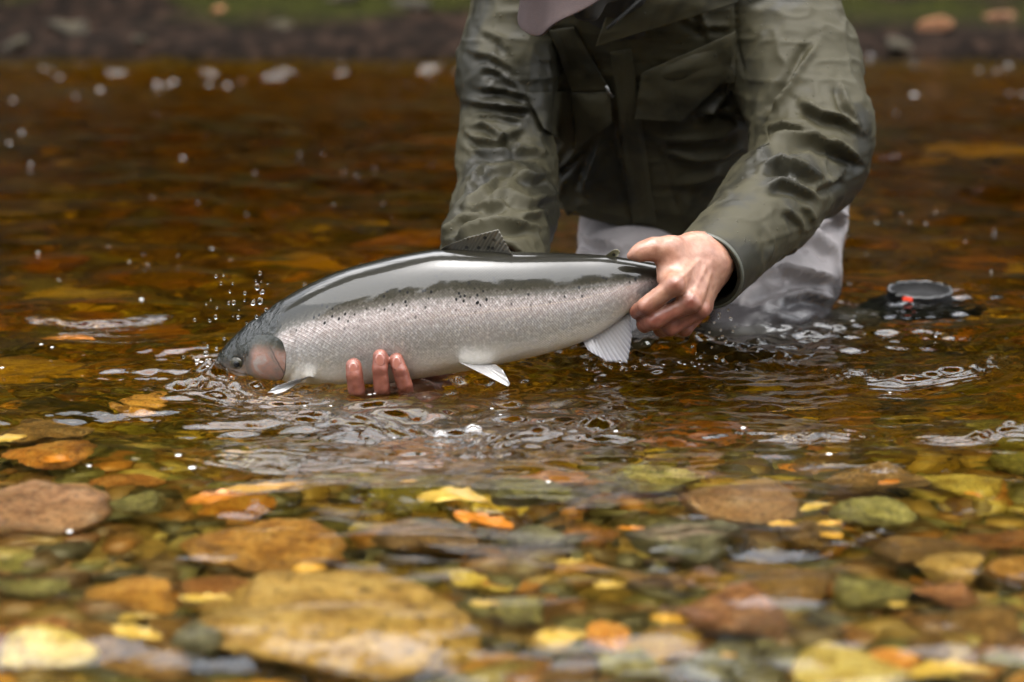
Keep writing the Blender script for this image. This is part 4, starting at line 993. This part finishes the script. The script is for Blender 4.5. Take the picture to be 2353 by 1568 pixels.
# loose crumpling everywhere, stronger on the sleeves
ridged = lambda f, s: 1 - np.abs(noise3(V[:, 0] * f + 3, V[:, 1] * f, V[:, 2] * f * 1.9, s)) * 2
D += np.where(reg == 2, .0012, .0030) * np.clip(ridged(20, 15), 0, 1) ** 3 + np.where(reg == 2, .0016, .0018) * ridged(17, 5) + .0009 * ridged(38, 6) + 0.0022 * noise3(V[:, 0] * 9, V[:, 1] * 9, V[:, 2] * 12, 9)
nearB = np.linalg.norm(V - np.array(CUFFB), axis=1); D *= 0.12 + 0.88 * sstep(.05, .13, nearB)
V = relax(V + N * D[:, None], F, 1, .45)
me = mesh_np('jacket', V, F); jacket_w = (V.copy(), F.copy())
rebase(person, me)
m = M('wet_rain_jacket'); pos = m.coord('Object')
nb_ = m.noise(pos, 7, 4, 0.6, 0.6); ns = m.noise(pos, 60, 4); wv = m.noise(pos, 900, 2)
wet = m.maprange(nb_, 0.50, 0.60)
spat = m.voro(pos, 125, 'F1', 1.0); spm = m.math('MULTIPLY', m.maprange(spat.outputs['Distance'], 0.24, 0.05, 0, 1, True), m.math('GREATER_THAN', m.n('SeparateColor', Color=spat.outputs['Color']).outputs[0], 0.82))
col = m.mix(wet, (0.046, 0.041, 0.022), (0.022, 0.0205, 0.013))
col = m.mix(m.maprange(ns, 0.62, 0.75, 0, 0.6), col, (0.035, 0.034, 0.026))
rgh = m.math('SUBTRACT', m.maprange(wet, 0, 1, 0.60, 0.44), m.math('MULTIPLY', spm, 0.42))
h = m.math('ADD', m.math('MULTIPLY', spm, 1.6), m.math('MULTIPLY', wv.outputs[0], 0.06)); h = m.math('ADD', h, m.math('MULTIPLY', ns.outputs[0], 0.35))
m.principled(Base_Color=col, Roughness=rgh, Specular_IOR_Level=0.2, Normal=m.bump(h, 0.5, 0.0016))
MAT_JACKET = m.m
jacket = link('jacket', me, MAT_JACKET, person)

bvh = BVHTree.FromPolygons([Vector(v) for v in jacket_w[0].tolist()], jacket_w[1].tolist())
def hit(px_, py_):
    o = Vector((0, 0, CAMZ)); h_ = bvh.ray_cast(o, ray(px_, py_).normalized())
    return h_[0], h_[1]
def flap(name, quad, lift, mat, thick=.003, nu=26, nv=26, bulge=.004, smoothit=6, parent=None):
    """a sewn-on panel: four photo corners (tl, tr, br, bl) laid over the jacket, standing proud of it"""
    q = np.array(quad, float); Vs = np.zeros((nu, nv, 3)); dep = np.zeros((nu, nv))
    for i in range(nu):
        u = i / (nu - 1)
        for j in range(nv):
            v = j / (nv - 1)
            p = (q[0] * (1 - u) + q[1] * u) * (1 - v) + (q[3] * (1 - u) + q[2] * u) * v
            Vs[i, j, :2] = p; h_ = hit(*p)[0]; dep[i, j] = h_.y if h_ is not None else np.nan
    dep[np.isnan(dep)] = np.nanmedian(dep)
    for _ in range(smoothit):
        pd = np.pad(dep, 1, mode='edge'); dep = np.minimum(dep + .002, (pd[:-2, 1:-1] + pd[2:, 1:-1] + pd[1:-1, :-2] + pd[1:-1, 2:] + 2 * dep) / 6)
    out = []
    for i in range(nu):
        for j in range(nv):
            u, v = i / (nu - 1), j / (nv - 1)
            e = min(u, 1 - u, 1 - v) * 6; e = min(1, e)
            y_ = dep[i, j] - lift - bulge * math.sin(math.pi * u) * math.sin(math.pi * min(1, v * .9)) - lift * .8 * v + .0014 * float(noise3(u * 4 + quad[0][0], v * 4, 0, 3))
            out.append(tuple(P(Vs[i, j, 0], Vs[i, j, 1], y_)))
    me = mesh_np(name, np.array(out), grid_faces(nu, nv)); rebase(person, me)
    me.transform(Matrix.Identity(4)); o = link(name, me, mat, parent or jacket)
    md = o.modifiers.new('thick', 'SOLIDIFY'); md.thickness = thick; md.offset = 0
    bv = o.modifiers.new('edge', 'BEVEL'); bv.width = .0008; bv.segments = 2; bv.limit_method = 'ANGLE'
    return o
flap('pocket', [(1505, 160), (1690, 72), (1690, 190), (1470, 190)], .004, MAT_JACKET, bulge=.012)
flap('pocket_flap', [(1480, 165), (1688, 74), (1676, 172), (1566, 280)], .008, MAT_JACKET, bulge=.006)
flap('pocket_flap', [(1474, 170), (1560, 130), (1566, 280), (1458, 274)], .0085, MAT_JACKET, bulge=.003)
flap('pocket_flap', [(1312, 212), (1401, 212), (1405, 282), (1325, 341)], .010, MAT_JACKET, bulge=.004)
flap('pocket_flap', [(1206, 214), (1310, 210), (1322, 343), (1249, 296)], .006, MAT_JACKET, bulge=.006)
flap('front_panel', [(1262, 70), (1318, 62), (1402, 208), (1314, 210)], .005, MAT_JACKET, bulge=.004)
flap('zip_placket', [(1402, 120), (1450, 112), (1508, 515), (1456, 515)], .0030, MAT_JACKET, nv=40, bulge=.002)
flap('collar', [(1420, -40), (1700, -60), (1694, 6), (1368, 108)], .016, MAT_JACKET, bulge=.008, nu=40)
flap('sleeve_tab', [(1735, 300), (1762, 290), (1768, 330), (1740, 345)], .003, MAT_JACKET, bulge=.002)
m = M('cuff_binding'); m.principled(Base_Color=(0.06, 0.062, 0.045), Roughness=0.5); MAT_CUFF = m.m
def ring_tube(name, C, dr, R, r, mat, parent):
    a_ = dr.cross(Vector((0, 0, 1))).normalized(); b_ = dr.cross(a_).normalized(); n, k = 64, 8; Vs = []
    for i in range(n):
        t = i / n * 2 * math.pi; rad = a_ * math.cos(t) + b_ * math.sin(t)
        for j in range(k):
            s = j / k * 2 * math.pi; Vs.append(tuple(C + rad * (R + r * math.cos(s)) + dr * r * math.sin(s) * 1.6))
    F_ = [(i * k + j, ((i + 1) % n) * k + j, ((i + 1) % n) * k + (j + 1) % k, i * k + (j + 1) % k) for i in range(n) for j in range(k)]
    me = mesh_np(name, np.array(Vs), F_); rebase(person, me); return link(name, me, mat, parent)
ring_tube('cuff_hem', CUFFB - dirB * .002, dirB, .0515, .0022, MAT_CUFF, jacket)
m = M('zip_metal'); m.principled(Base_Color=(0.5, 0.5, 0.5), Metallic=0.9, Roughness=0.3); MAT_ZIP = m.m
def tube(name, pts, r, mat, parent, base=person, k=8):
    pts = [Vector(p) for p in pts]; Vs = []
    for i, p in enumerate(pts):
        d = (pts[min(i + 1, len(pts) - 1)] - pts[max(i - 1, 0)]).normalized(); a_ = d.orthogonal().normalized(); b_ = d.cross(a_)
        for j in range(k): Vs.append(tuple(p + (a_ * math.cos(j / k * 6.2832) + b_ * math.sin(j / k * 6.2832)) * r))
    F_ = [(i * k + j, i * k + (j + 1) % k, (i + 1) * k + (j + 1) % k, (i + 1) * k + j) for i in range(len(pts) - 1) for j in range(k)] + [tuple(range(k))[::-1], tuple((len(pts) - 1) * k + j for j in range(k))]
    me = mesh_np(name, np.array(Vs), F_); rebase(base, me); return link(name, me, mat, parent)
zp = [hit(a, b)[0] for a, b in ((1392, 196), (1396, 206), (1402, 216), (1408, 222))]
tube('zip_pull', [p + Vector((0, -.014, 0)) for p in zp if p], .0022, MAT_ZIP, jacket)
m = M('dark_neck_cloth'); m.principled(Base_Color=(0.02, 0.019, 0.016), Roughness=0.8); MAT_NECK_DARK = m.m
tube('collar_cord', [P(1396, 66, 3.335), P(1420, 45, 3.34), P(1450, 18, 3.35), P(1482, -12, 3.36)], .0024, MAT_NECK_DARK, jacket)

# --- dark gaiter added over lower face and neck for the shade under the brim
def gaiter_sdf(x, y, z):
    lx = (x - HC.x) * sdir_.x + (y - HC.y) * sdir_.y + (z - HC.z) * sdir_.z
    lf = (x - HC.x) * fdir.x + (y - HC.y) * fdir.y + (z - HC.z) * fdir.z
    lu = (x - HC.x) * udir.x + (y - HC.y) * udir.y + (z - HC.z) * udir.z
    d = ball(lx, lf, lu, (0, .037, -.055), (.057, .060, .067)); d = smin(d, cone(lx, lf, lu, (0, .09, -.02), (0, .112, -.042), .015, .019), .02)
    d = smin(d, ball(lx, lf, lu, (0, .0, -.02), (.080, .10, .05)), .03)
    d = smin(d, cone(x, y, z, P(1450, 30, 3.50), NECK, .075, .066), .03); d = smin(d, cone(x, y, z, NECK, hp(-.02, -.05, 0), .066, .064), .03)
    return np.maximum(d, lu - .012)
ptsg = [(HC, .13), (NECK, .09), (P(1450, 30, 3.50), .09)]; lo, hi = bounds(ptsg, .02)
V, F = surface_nets(gaiter_sdf, lo, hi, .005); V = relax(V, F, 2); N = vnormals(V, F)
V = V + N * (.002 * (1 - 2 * np.abs(noise3(V[:, 0] * 30, V[:, 1] * 30, V[:, 2] * 50, 7))))[:, None]
me = mesh_np('added_neck_gaiter', V, F); rebase(person, me); link('added_neck_gaiter', me, MAT_NECK_DARK, person)

# --- cap
m = M('cap_cloth'); pos = m.coord('Object'); nn = m.noise(pos, 30, 3)
m.principled(Base_Color=m.mix(nn, (0.045, 0.031, 0.030), (0.085, 0.060, 0.058)), Roughness=0.8, Specular_IOR_Level=0.25, Normal=m.bump(m.math('ADD', m.noise(pos, 700, 2).outputs[0], m.math('MULTIPLY', nn.outputs[0], 2.0)), 0.3, 0.0015)); MAT_CAP = m.m
Vc = []; nu, nv = 26, 56
for i in range(nu):
    ph = i / (nu - 1) * math.pi / 2
    for j in range(nv):
        t = j / nv * 2 * math.pi; c = math.cos(ph) ** .8
        w = 1 + .03 * math.sin(t * 6) * math.sin(ph)
        Vc.append(tuple(hp(-.005 + .105 * c * math.cos(t) * w, .025 + .085 * math.sin(ph) ** .9, .083 * c * math.sin(t) * w)))
me = mesh_np('cap', np.array(Vc), grid_faces(nu, nv, wrap=True)); rebase(person, me); cap = link('cap', me, MAT_CAP, person)
md = cap.modifiers.new('thick', 'SOLIDIFY'); md.thickness = .003; md.offset = 1
Vc = []; nu, nv = 44, 14
for i in range(nu):
    a = i / (nu - 1) * 2 - 1
    for j in range(nv):
        b = j / (nv - 1); root = .098 * math.sqrt(max(0, 1 - (a * .98) ** 2 * .92)); out = root + .078 * b * (1 - .55 * abs(a) ** 2.2)
        wavy = .012 * math.cos((a + .35) * 7.0) * b * (0.6 - .4 * a)
        Vc.append(tuple(hp(out - .004, .045 - .045 * a * a - .010 * b + wavy, (.086 + .016 * b) * a)))
me = mesh_np('brim', np.array(Vc), grid_faces(nu, nv)); rebase(person, me); br = link('brim', me, MAT_CAP, cap)
md = br.modifiers.new('thick', 'SOLIDIFY'); md.thickness = .004; md.offset = 0; bv = br.modifiers.new('edge', 'BEVEL'); bv.width = .0015; bv.segments = 2
m = M('eye_white'); m.principled(Base_Color=(0.7, 0.66, 0.62), Roughness=0.15); MAT_EYEW = m.m
for s in (-1, 1):
    bm = bmesh.new(); bmesh.ops.create_uvsphere(bm, u_segments=16, v_segments=10, radius=.0115); me = bpy.data.meshes.new('eye'); bm.to_mesh(me); bm.free()
    link('eye', me, MAT_EYEW, person, hp(.079, -.008, s * .031) - Vector(person.location))

# --- waders
hipL, hipR = P(1468, 520, 3.74), P(1800, 520, 3.72); knL, knR = P(1405, 840, 3.46), P(1735, 838, 3.43)
LEG_R = [(hipR, .096), (P(1785, 640, 3.58), .088), (knR, .078), (Vector((.56, 3.71, -.14)), .058)]
LEG_L = [(hipL, .092), (P(1450, 640, 3.60), .082), (knL, .078), (Vector((.25, 3.97, -.27)), .058)]
def wader_sdf(x, y, z):
    d = smin(chain(x, y, z, LEG_R, .03), chain(x, y, z, LEG_L, .03), .03)
    d = smin(d, ball(x, y, z, P(1620, 500, 3.78), (.14, .08, .10)), .05)
    return smin(d, cone(x, y, z, P(1855, 478, 3.66), P(1900, 475, 3.66), .040, .034), .03)
V, F = surface_nets(wader_sdf, (.02, 3.25, -.38), (.72, 4.08, .36), .0058); V = relax(V, F, 2); N = vnormals(V, F); px, py = project(V)
view = V - np.array([0, 0, CAMZ]); view /= np.linalg.norm(view, axis=1)[:, None]; facing = sstep(0.02, .28, -(N * view).sum(1)); reg = np.zeros(len(V), int)
D = np.zeros(len(V))
for pts, w, A in [([(1850, 480), (1900, 478), (1950, 500)], 9, .010), ([(1860, 455), (1905, 450), (1945, 462)], 9, .008), ([(1880, 515), (1920, 505), (1950, 515)], 9, .007), ([(1820, 560), (1870, 540), (1900, 570), (1920, 590)], 12, .007),
                  ([(1720, 660), (1800, 620), (1860, 632), (1920, 640)], 12, .009), ([(1700, 690), (1760, 655), (1830, 640)], 11, .007), ([(1790, 690), (1850, 670), (1915, 690)], 12, .007), ([(1335, 545), (1370, 560), (1420, 565)], 9, .008), ([(1330, 575), (1380, 582), (1430, 570)], 9, .006), ([(1760, 730), (1830, 745), (1880, 720)], 12, .005)]:
    D += fold(pts, w, A * 1.4, 0)
D += .003 * (1 - 2 * np.abs(noise3(V[:, 0] * 15, V[:, 1] * 15, V[:, 2] * 24, 4))) + .003 * noise3(V[:, 0] * 8, V[:, 1] * 8, V[:, 2] * 10, 8)
V = V + N * D[:, None]; me = mesh_np('waders', V, F); rebase(person, me)
m = M('wader_cloth'); pos = m.coord('Object'); wp = m.n('NewGeometry').outputs['Position']; zz_ = m.n('SeparateXYZ', Vector=wp).outputs['Z']
nn = m.noise(pos, 11, 4); wetl = m.maprange(m.math('ADD', zz_, m.math('MULTIPLY', m.math('SUBTRACT', nn, 0.5), 0.10)), 0.065, 0.035)
col = m.mix(nn, (0.22, 0.20, 0.20), (0.31, 0.285, 0.285)); col = m.mix(wetl, col, (0.05, 0.046, 0.048))
m.principled(Base_Color=col, Roughness=m.maprange(wetl, 0, 1, 0.65, 0.22), Normal=m.bump(m.math('ADD', m.noise(pos, 500, 2).outputs[0], m.noise(pos, 60, 3).outputs[0]), 0.3, 0.002)); MAT_WADER = m.m
waders = link('waders', me, MAT_WADER, person)
# round dark toggle on the wader belt
m = M('black_rubber'); pos = m.coord('Object'); m.principled(Base_Color=m.mix(m.noise(pos, 80, 3), (0.006, 0.006, 0.007), (0.018, 0.018, 0.019)), Roughness=0.38, Coat_Weight=0.25, Coat_Roughness=0.1, Normal=m.bump(m.noise(pos, 120, 3).outputs[0], 0.2, 0.002)); MAT_RUBBER = m.m
def lathe(name, C, axis, prof, mat, parent, base=person, n=40):
    a_ = axis.orthogonal().normalized(); b_ = axis.cross(a_).normalized(); Vs = []
    for r_, h_ in prof:
        for j in range(n):
            t = j / n * 6.2832; Vs.append(tuple(C + (a_ * math.cos(t) + b_ * math.sin(t)) * r_ + axis * h_))
    F_ = [(i * n + j, i * n + (j + 1) % n, (i + 1) * n + (j + 1) % n, (i + 1) * n + j) for i in range(len(prof) - 1) for j in range(n)] + [tuple(range(n))[::-1], tuple((len(prof) - 1) * n + j for j in range(n))]
    me = mesh_np(name, np.array(Vs), F_); rebase(base, me); return link(name, me, mat, parent)
lathe('belt_toggle', P(1944, 432, 3.60), Vector((.35, -.93, .1)).normalized(), [(.001, -.01), (.0115, -.01), (.0115, 0), (.0105, .0015), (.009, .0015), (.008, -.002), (.001, -.002)], MAT_RUBBER, waders)

# --- boot of the folded leg, heel up at the surface
BC = P(2114, 672, 3.68); bx_, by_ = Vector((1, .18, 0)).normalized(), Vector((-.18, 1, 0)).normalized()
bu = (Vector((0, -.22, 1)) + bx_ * .05).normalized(); by2 = bu.cross(bx_).normalized()
def oval(t): return bx_ * (.051 * math.cos(t)) + by2 * (.036 * math.sin(t))
Vs = []; n = 64; prof = [(2.0, -.15, 0), (1.85, -.10, 0), (1.6, -.055, 0), (1.32, -.030, 0), (1.12, -.016, 0), (1.03, -.006, 0), (1.0, .001, 0), (.95, .004, 0), (.88, .002, 0), (.80, -.004, 0), (.4, -.002, 0), (.02, -.001, 0)]
for s, h_, yo in prof:
    for j in range(n):
        t = j / n * 6.2832; lug = .0022 * (1 if math.sin(t * 9) > .3 else 0) if h_ in (.004,) else 0
        Vs.append(tuple(BC + oval(t) * s + bu * (h_ + lug) + bx_ * (.10 * max(0, -h_ - .05))))
F_ = [(i * n + j, i * n + (j + 1) % n, (i + 1) * n + (j + 1) % n, (i + 1) * n + j) for i in range(len(prof) - 1) for j in range(n)] + [tuple(range(n))[::-1], tuple((len(prof) - 1) * n + j for j in range(n))]
me = mesh_np('boot', np.array(Vs), F_); rebase(person, me); m = M('boot_upper'); pos = m.coord('Object'); m.principled(Base_Color=m.mix(m.noise(pos, 70, 3), (0.004, 0.004, 0.004), (0.014, 0.014, 0.014)), Roughness=0.65, Specular_IOR_Level=0.12, Normal=m.bump(m.noise(pos, 120, 3).outputs[0], 0.3, 0.003)); MAT_BOOT = m.m
boot = link('boot', me, MAT_BOOT, person)
rim_ = [BC + oval(j / 48 * 6.2832) * .97 + bu * (.003 + .0012 * (math.sin(j * 1.7) > 0.2)) for j in range(49)]
tube('sole_rim', rim_, .0024, MAT_RUBBER, boot)
m = M('red_tag'); m.principled(Base_Color=(0.72, 0.05, 0.015), Roughness=0.35); MAT_RED = m.m
bt = bmesh.new(); bmesh.ops.create_cube(bt, size=1.0); bmesh.ops.bevel(bt, geom=bt.edges[:], offset=.12, segments=2, affect='EDGES'); me = bpy.data.meshes.new('red_tag'); bt.to_mesh(me); bt.free()
tg = link('red_tag', me, MAT_RED, boot, P(2085, 688, 3.628) - Vector(person.location)); tg.scale = (.015, .004, .007); tg.rotation_euler = (-.2, .12, .1)
# ------------------------------------------------------------------ spray, bubbles, floating foam and white flecks added as glints
m = M('water_drop'); g = m.n('BsdfGlass', Color=(1, 1, 1), Roughness=0.0, IOR=1.333); m.t.links.new(g.outputs[0], m.out.inputs['Surface']); MAT_DROP = m.m
bm = bmesh.new(); bmesh.ops.create_icosphere(bm, subdivisions=3, radius=1.0); DROP = bpy.data.meshes.new('water_drop'); bm.to_mesh(DROP); bm.free()
DROP.polygons.foreach_set('use_smooth', np.ones(len(DROP.polygons), bool)); DROP.materials.append(MAT_DROP)
def drop(px, py, r, Y, label, stretch=1.0):
    o = link('water_drop', DROP, loc=P(px, py, Y)); k = Y / FPX * r; o.scale = (k, k, k * stretch); o.rotation_euler = (0, random.uniform(-.4, .4), random.uniform(0, 3)); tag(o, label, 'water drop', 'drops of splashing water')
C2 = [(285, 505, 14), (345, 497, 9), (325, 562, 12), (635, 480, 16), (613, 590, 24), (603, 540, 11), (657, 630, 17), (515, 640, 15), (417, 567, 9), (387, 718, 15), (427, 715, 18), (512, 700, 11), (580, 720, 18), (637, 703, 25), (685, 770, 16), (293, 757, 11), (283, 830, 16), (462, 833, 17), (610, 830, 16), (235, 858, 13), (117, 853, 13), (205, 1120, 24), (290, 1085, 15), (220, 1060, 13), (27, 1150, 13), (395, 630, 9), (243, 695, 8), (207, 728, 7), (470, 775, 7), (420, 822, 8), (645, 548, 7), (697, 567, 6), (350, 1000, 13), (130, 1160, 12), (590, 700, 12), (640, 640, 8), (560, 905, 12), (505, 1280, 16), (530, 880, 9), (655, 815, 10), (705, 800, 12)]
for cx_, cy_, r in C2: drop(414 + cx_ * .2881, 489.4 + cy_ * .2881, r * .26, 3.04 + random.uniform(-.02, .02), 'clear drop of water flying up around the trout head', random.uniform(1, 1.35))
GLINT_FLECKS = []  # white flecks standing in for blurred glints on the mid-distance water
for px, py, r in ((87, 578, 7), (486, 571, 7), (297, 597, 5), (340, 603, 5), (330, 585, 4), (135, 640, 5), (250, 570, 4), (566, 492, 5), (530, 600, 4), (410, 588, 4), (700, 655, 4), (585, 395, 5), (690, 355, 6), (740, 352, 4), (880, 470, 4), (765, 470, 4), (860, 382, 4), (455, 468, 4), (350, 452, 4), (790, 395, 4), (820, 400, 4)):
    GLINT_FLECKS.append((px, py, r))
for px, py, r in ((2285, 525, 5), (2150, 495, 4), (2128, 515, 5), (2070, 490, 4), (2218, 560, 4), (2015, 512, 4), (2278, 621, 5), (2090, 512, 4), (1990, 590, 4), (2060, 260, 5), (1945, 550, 4)):
    GLINT_FLECKS.append((px, py, r))
for i in range(26):
    drop(random.uniform(1590, 1690), random.uniform(712, 835), random.uniform(2, 4.5), 2.99 + random.uniform(0, .08), 'small drop splashing under the hand that grips the tail')
for i in range(16):
    drop(random.uniform(1340, 1470), random.uniform(815, 850), random.uniform(2, 4), 2.98 + random.uniform(0, .05), 'small drop splashing beneath the anal fin')

m = M('bubble_film'); lw = m.n('LayerWeight', Blend=0.35); gl = m.n('BsdfGlossy', Color=(1, 1, 1), Roughness=0.03); tr = m.n('BsdfTransparent', Color=(1, 1, 1))
ms = m.n('MixShader', Fac=m.maprange(lw.outputs['Facing'], 0.0, 1.0, 0.05, 0.7)); m.t.links.new(tr.outputs[0], ms.inputs[1]); m.t.links.new(gl.outputs[0], ms.inputs[2]); m.t.links.new(ms.outputs[0], m.out.inputs['Surface']); MAT_BUB = m.m
bm = bmesh.new(); bmesh.ops.create_icosphere(bm, subdivisions=4, radius=1.0)
bmesh.ops.bisect_plane(bm, geom=bm.verts[:] + bm.edges[:] + bm.faces[:], plane_co=(0, 0, -.15), plane_no=(0, 0, 1), clear_inner=True)
BUB = bpy.data.meshes.new('bubble'); bm.to_mesh(BUB); bm.free(); BUB.polygons.foreach_set('use_smooth', np.ones(len(BUB.polygons), bool)); BUB.materials.append(MAT_BUB)
def wz(p): return float(water_z(np.array([p.x]), np.array([p.y]))[0])
def bubble(px, py, r, label):
    p = G(px, py, 0.0); p.z = wz(p); o = link('bubble', BUB, loc=p); k = p.y / FPX * r; o.scale = (k, k, k * .85); tag(o, label, 'bubble', 'bubbles floating on the river')
bubble(1013, 1003, 19, 'shiny round bubble beside the larger bubble in front of the trout')
bubble(1088, 995, 25, 'largest clear bubble floating in front of the trout')
m = M('foam_glint_white'); m.principled(Base_Color=(0.85, 0.84, 0.83), Roughness=0.25, Coat_Weight=1.0); MAT_FOAM = m.m
FOAM = BUB.copy(); FOAM.materials.clear(); FOAM.materials.append(MAT_FOAM)
def foam(px, py, r, label):
    p = G(px, py, 0.0); p.z = wz(p) + .0005; o = link('foam_glint_fleck', FOAM, loc=p); k = p.y / FPX * r; o.scale = (k * .85, k, k * .26); tag(o, label, 'foam', 'white foam bubbles on the water')
for px, py, r in ((410, 1057, 9), (441, 1077, 10), (205, 1080, 6), (1905, 1048, 8), (1708, 987, 7), (805, 905, 5), (850, 906, 6), (862, 906, 6), (1415, 998, 6), (2380, 1000, 6), (1260, 1108, 6), (160, 1218, 8), (95, 798, 5), (5, 851, 6), (325, 690, 6), (120, 803, 5), (700, 930, 4), (760, 935, 4), (1130, 935, 5), (1150, 960, 4), (905, 1000, 4), (2045, 900, 4), (1960, 733, 6), (2150, 775, 4)):
    foam(px, py, r, 'small white foam bubble floating on open water')
for px, py, r in GLINT_FLECKS: foam(px, py, r * .5, 'tiny white fleck standing in for a glint on the dark water behind the trout')
RIFFLE_GLINTS = [(230, 205, 9), (285, 180, 7), (335, 205, 9), (360, 195, 9), (385, 195, 10), (400, 188, 9), (480, 195, 6), (492, 180, 7), (523, 200, 8), (557, 185, 8), (620, 190, 9), (740, 193, 10), (877, 192, 7), (100, 165, 6), (115, 168, 8), (140, 178, 8), (165, 172, 6), (690, 155, 7), (785, 145, 7), (1010, 115, 6), (1050, 165, 6), (985, 190, 5), (30, 230, 5), (175, 230, 5), (50, 297, 5), (20, 330, 5), (70, 378, 5), (420, 360, 5), (2000, 130, 7), (2035, 158, 7), (2100, 150, 5), (2135, 135, 5), (2170, 155, 6), (2250, 160, 6), (2318, 155, 8), (2100, 220, 11), (2320, 218, 6), (2350, 218, 7), (2290, 165, 6), (1985, 165, 6)]  # white flecks added in place of sky glints on the far riffle
for px, py, r in RIFFLE_GLINTS: foam(px, py, r * .9, 'white fleck standing in for a glint in the riffle along the far bank')
rs = np.random.default_rng(8)
for i in range(34):                                           # white water where the nose breaks the surface
    t = rs.random(); px = 452 + 120 * t + rs.normal(0, 8); py = 838 + 30 * t + rs.normal(0, 9)
    foam(px, py, rs.uniform(2.5, 6.5), 'white froth bubble at the nose of the trout')
for i in range(14):
    px = rs.uniform(590, 720); foam(px, 868 + (px - 590) * .05 + rs.normal(0, 3), rs.uniform(2, 4), 'white froth bubble along the gill of the trout')
for i in range(22):
    px = rs.uniform(1380, 1640); foam(px, 846 - (px - 1380) * .02 + rs.normal(0, 4), rs.uniform(2, 4), 'white froth bubble below the anal fin')
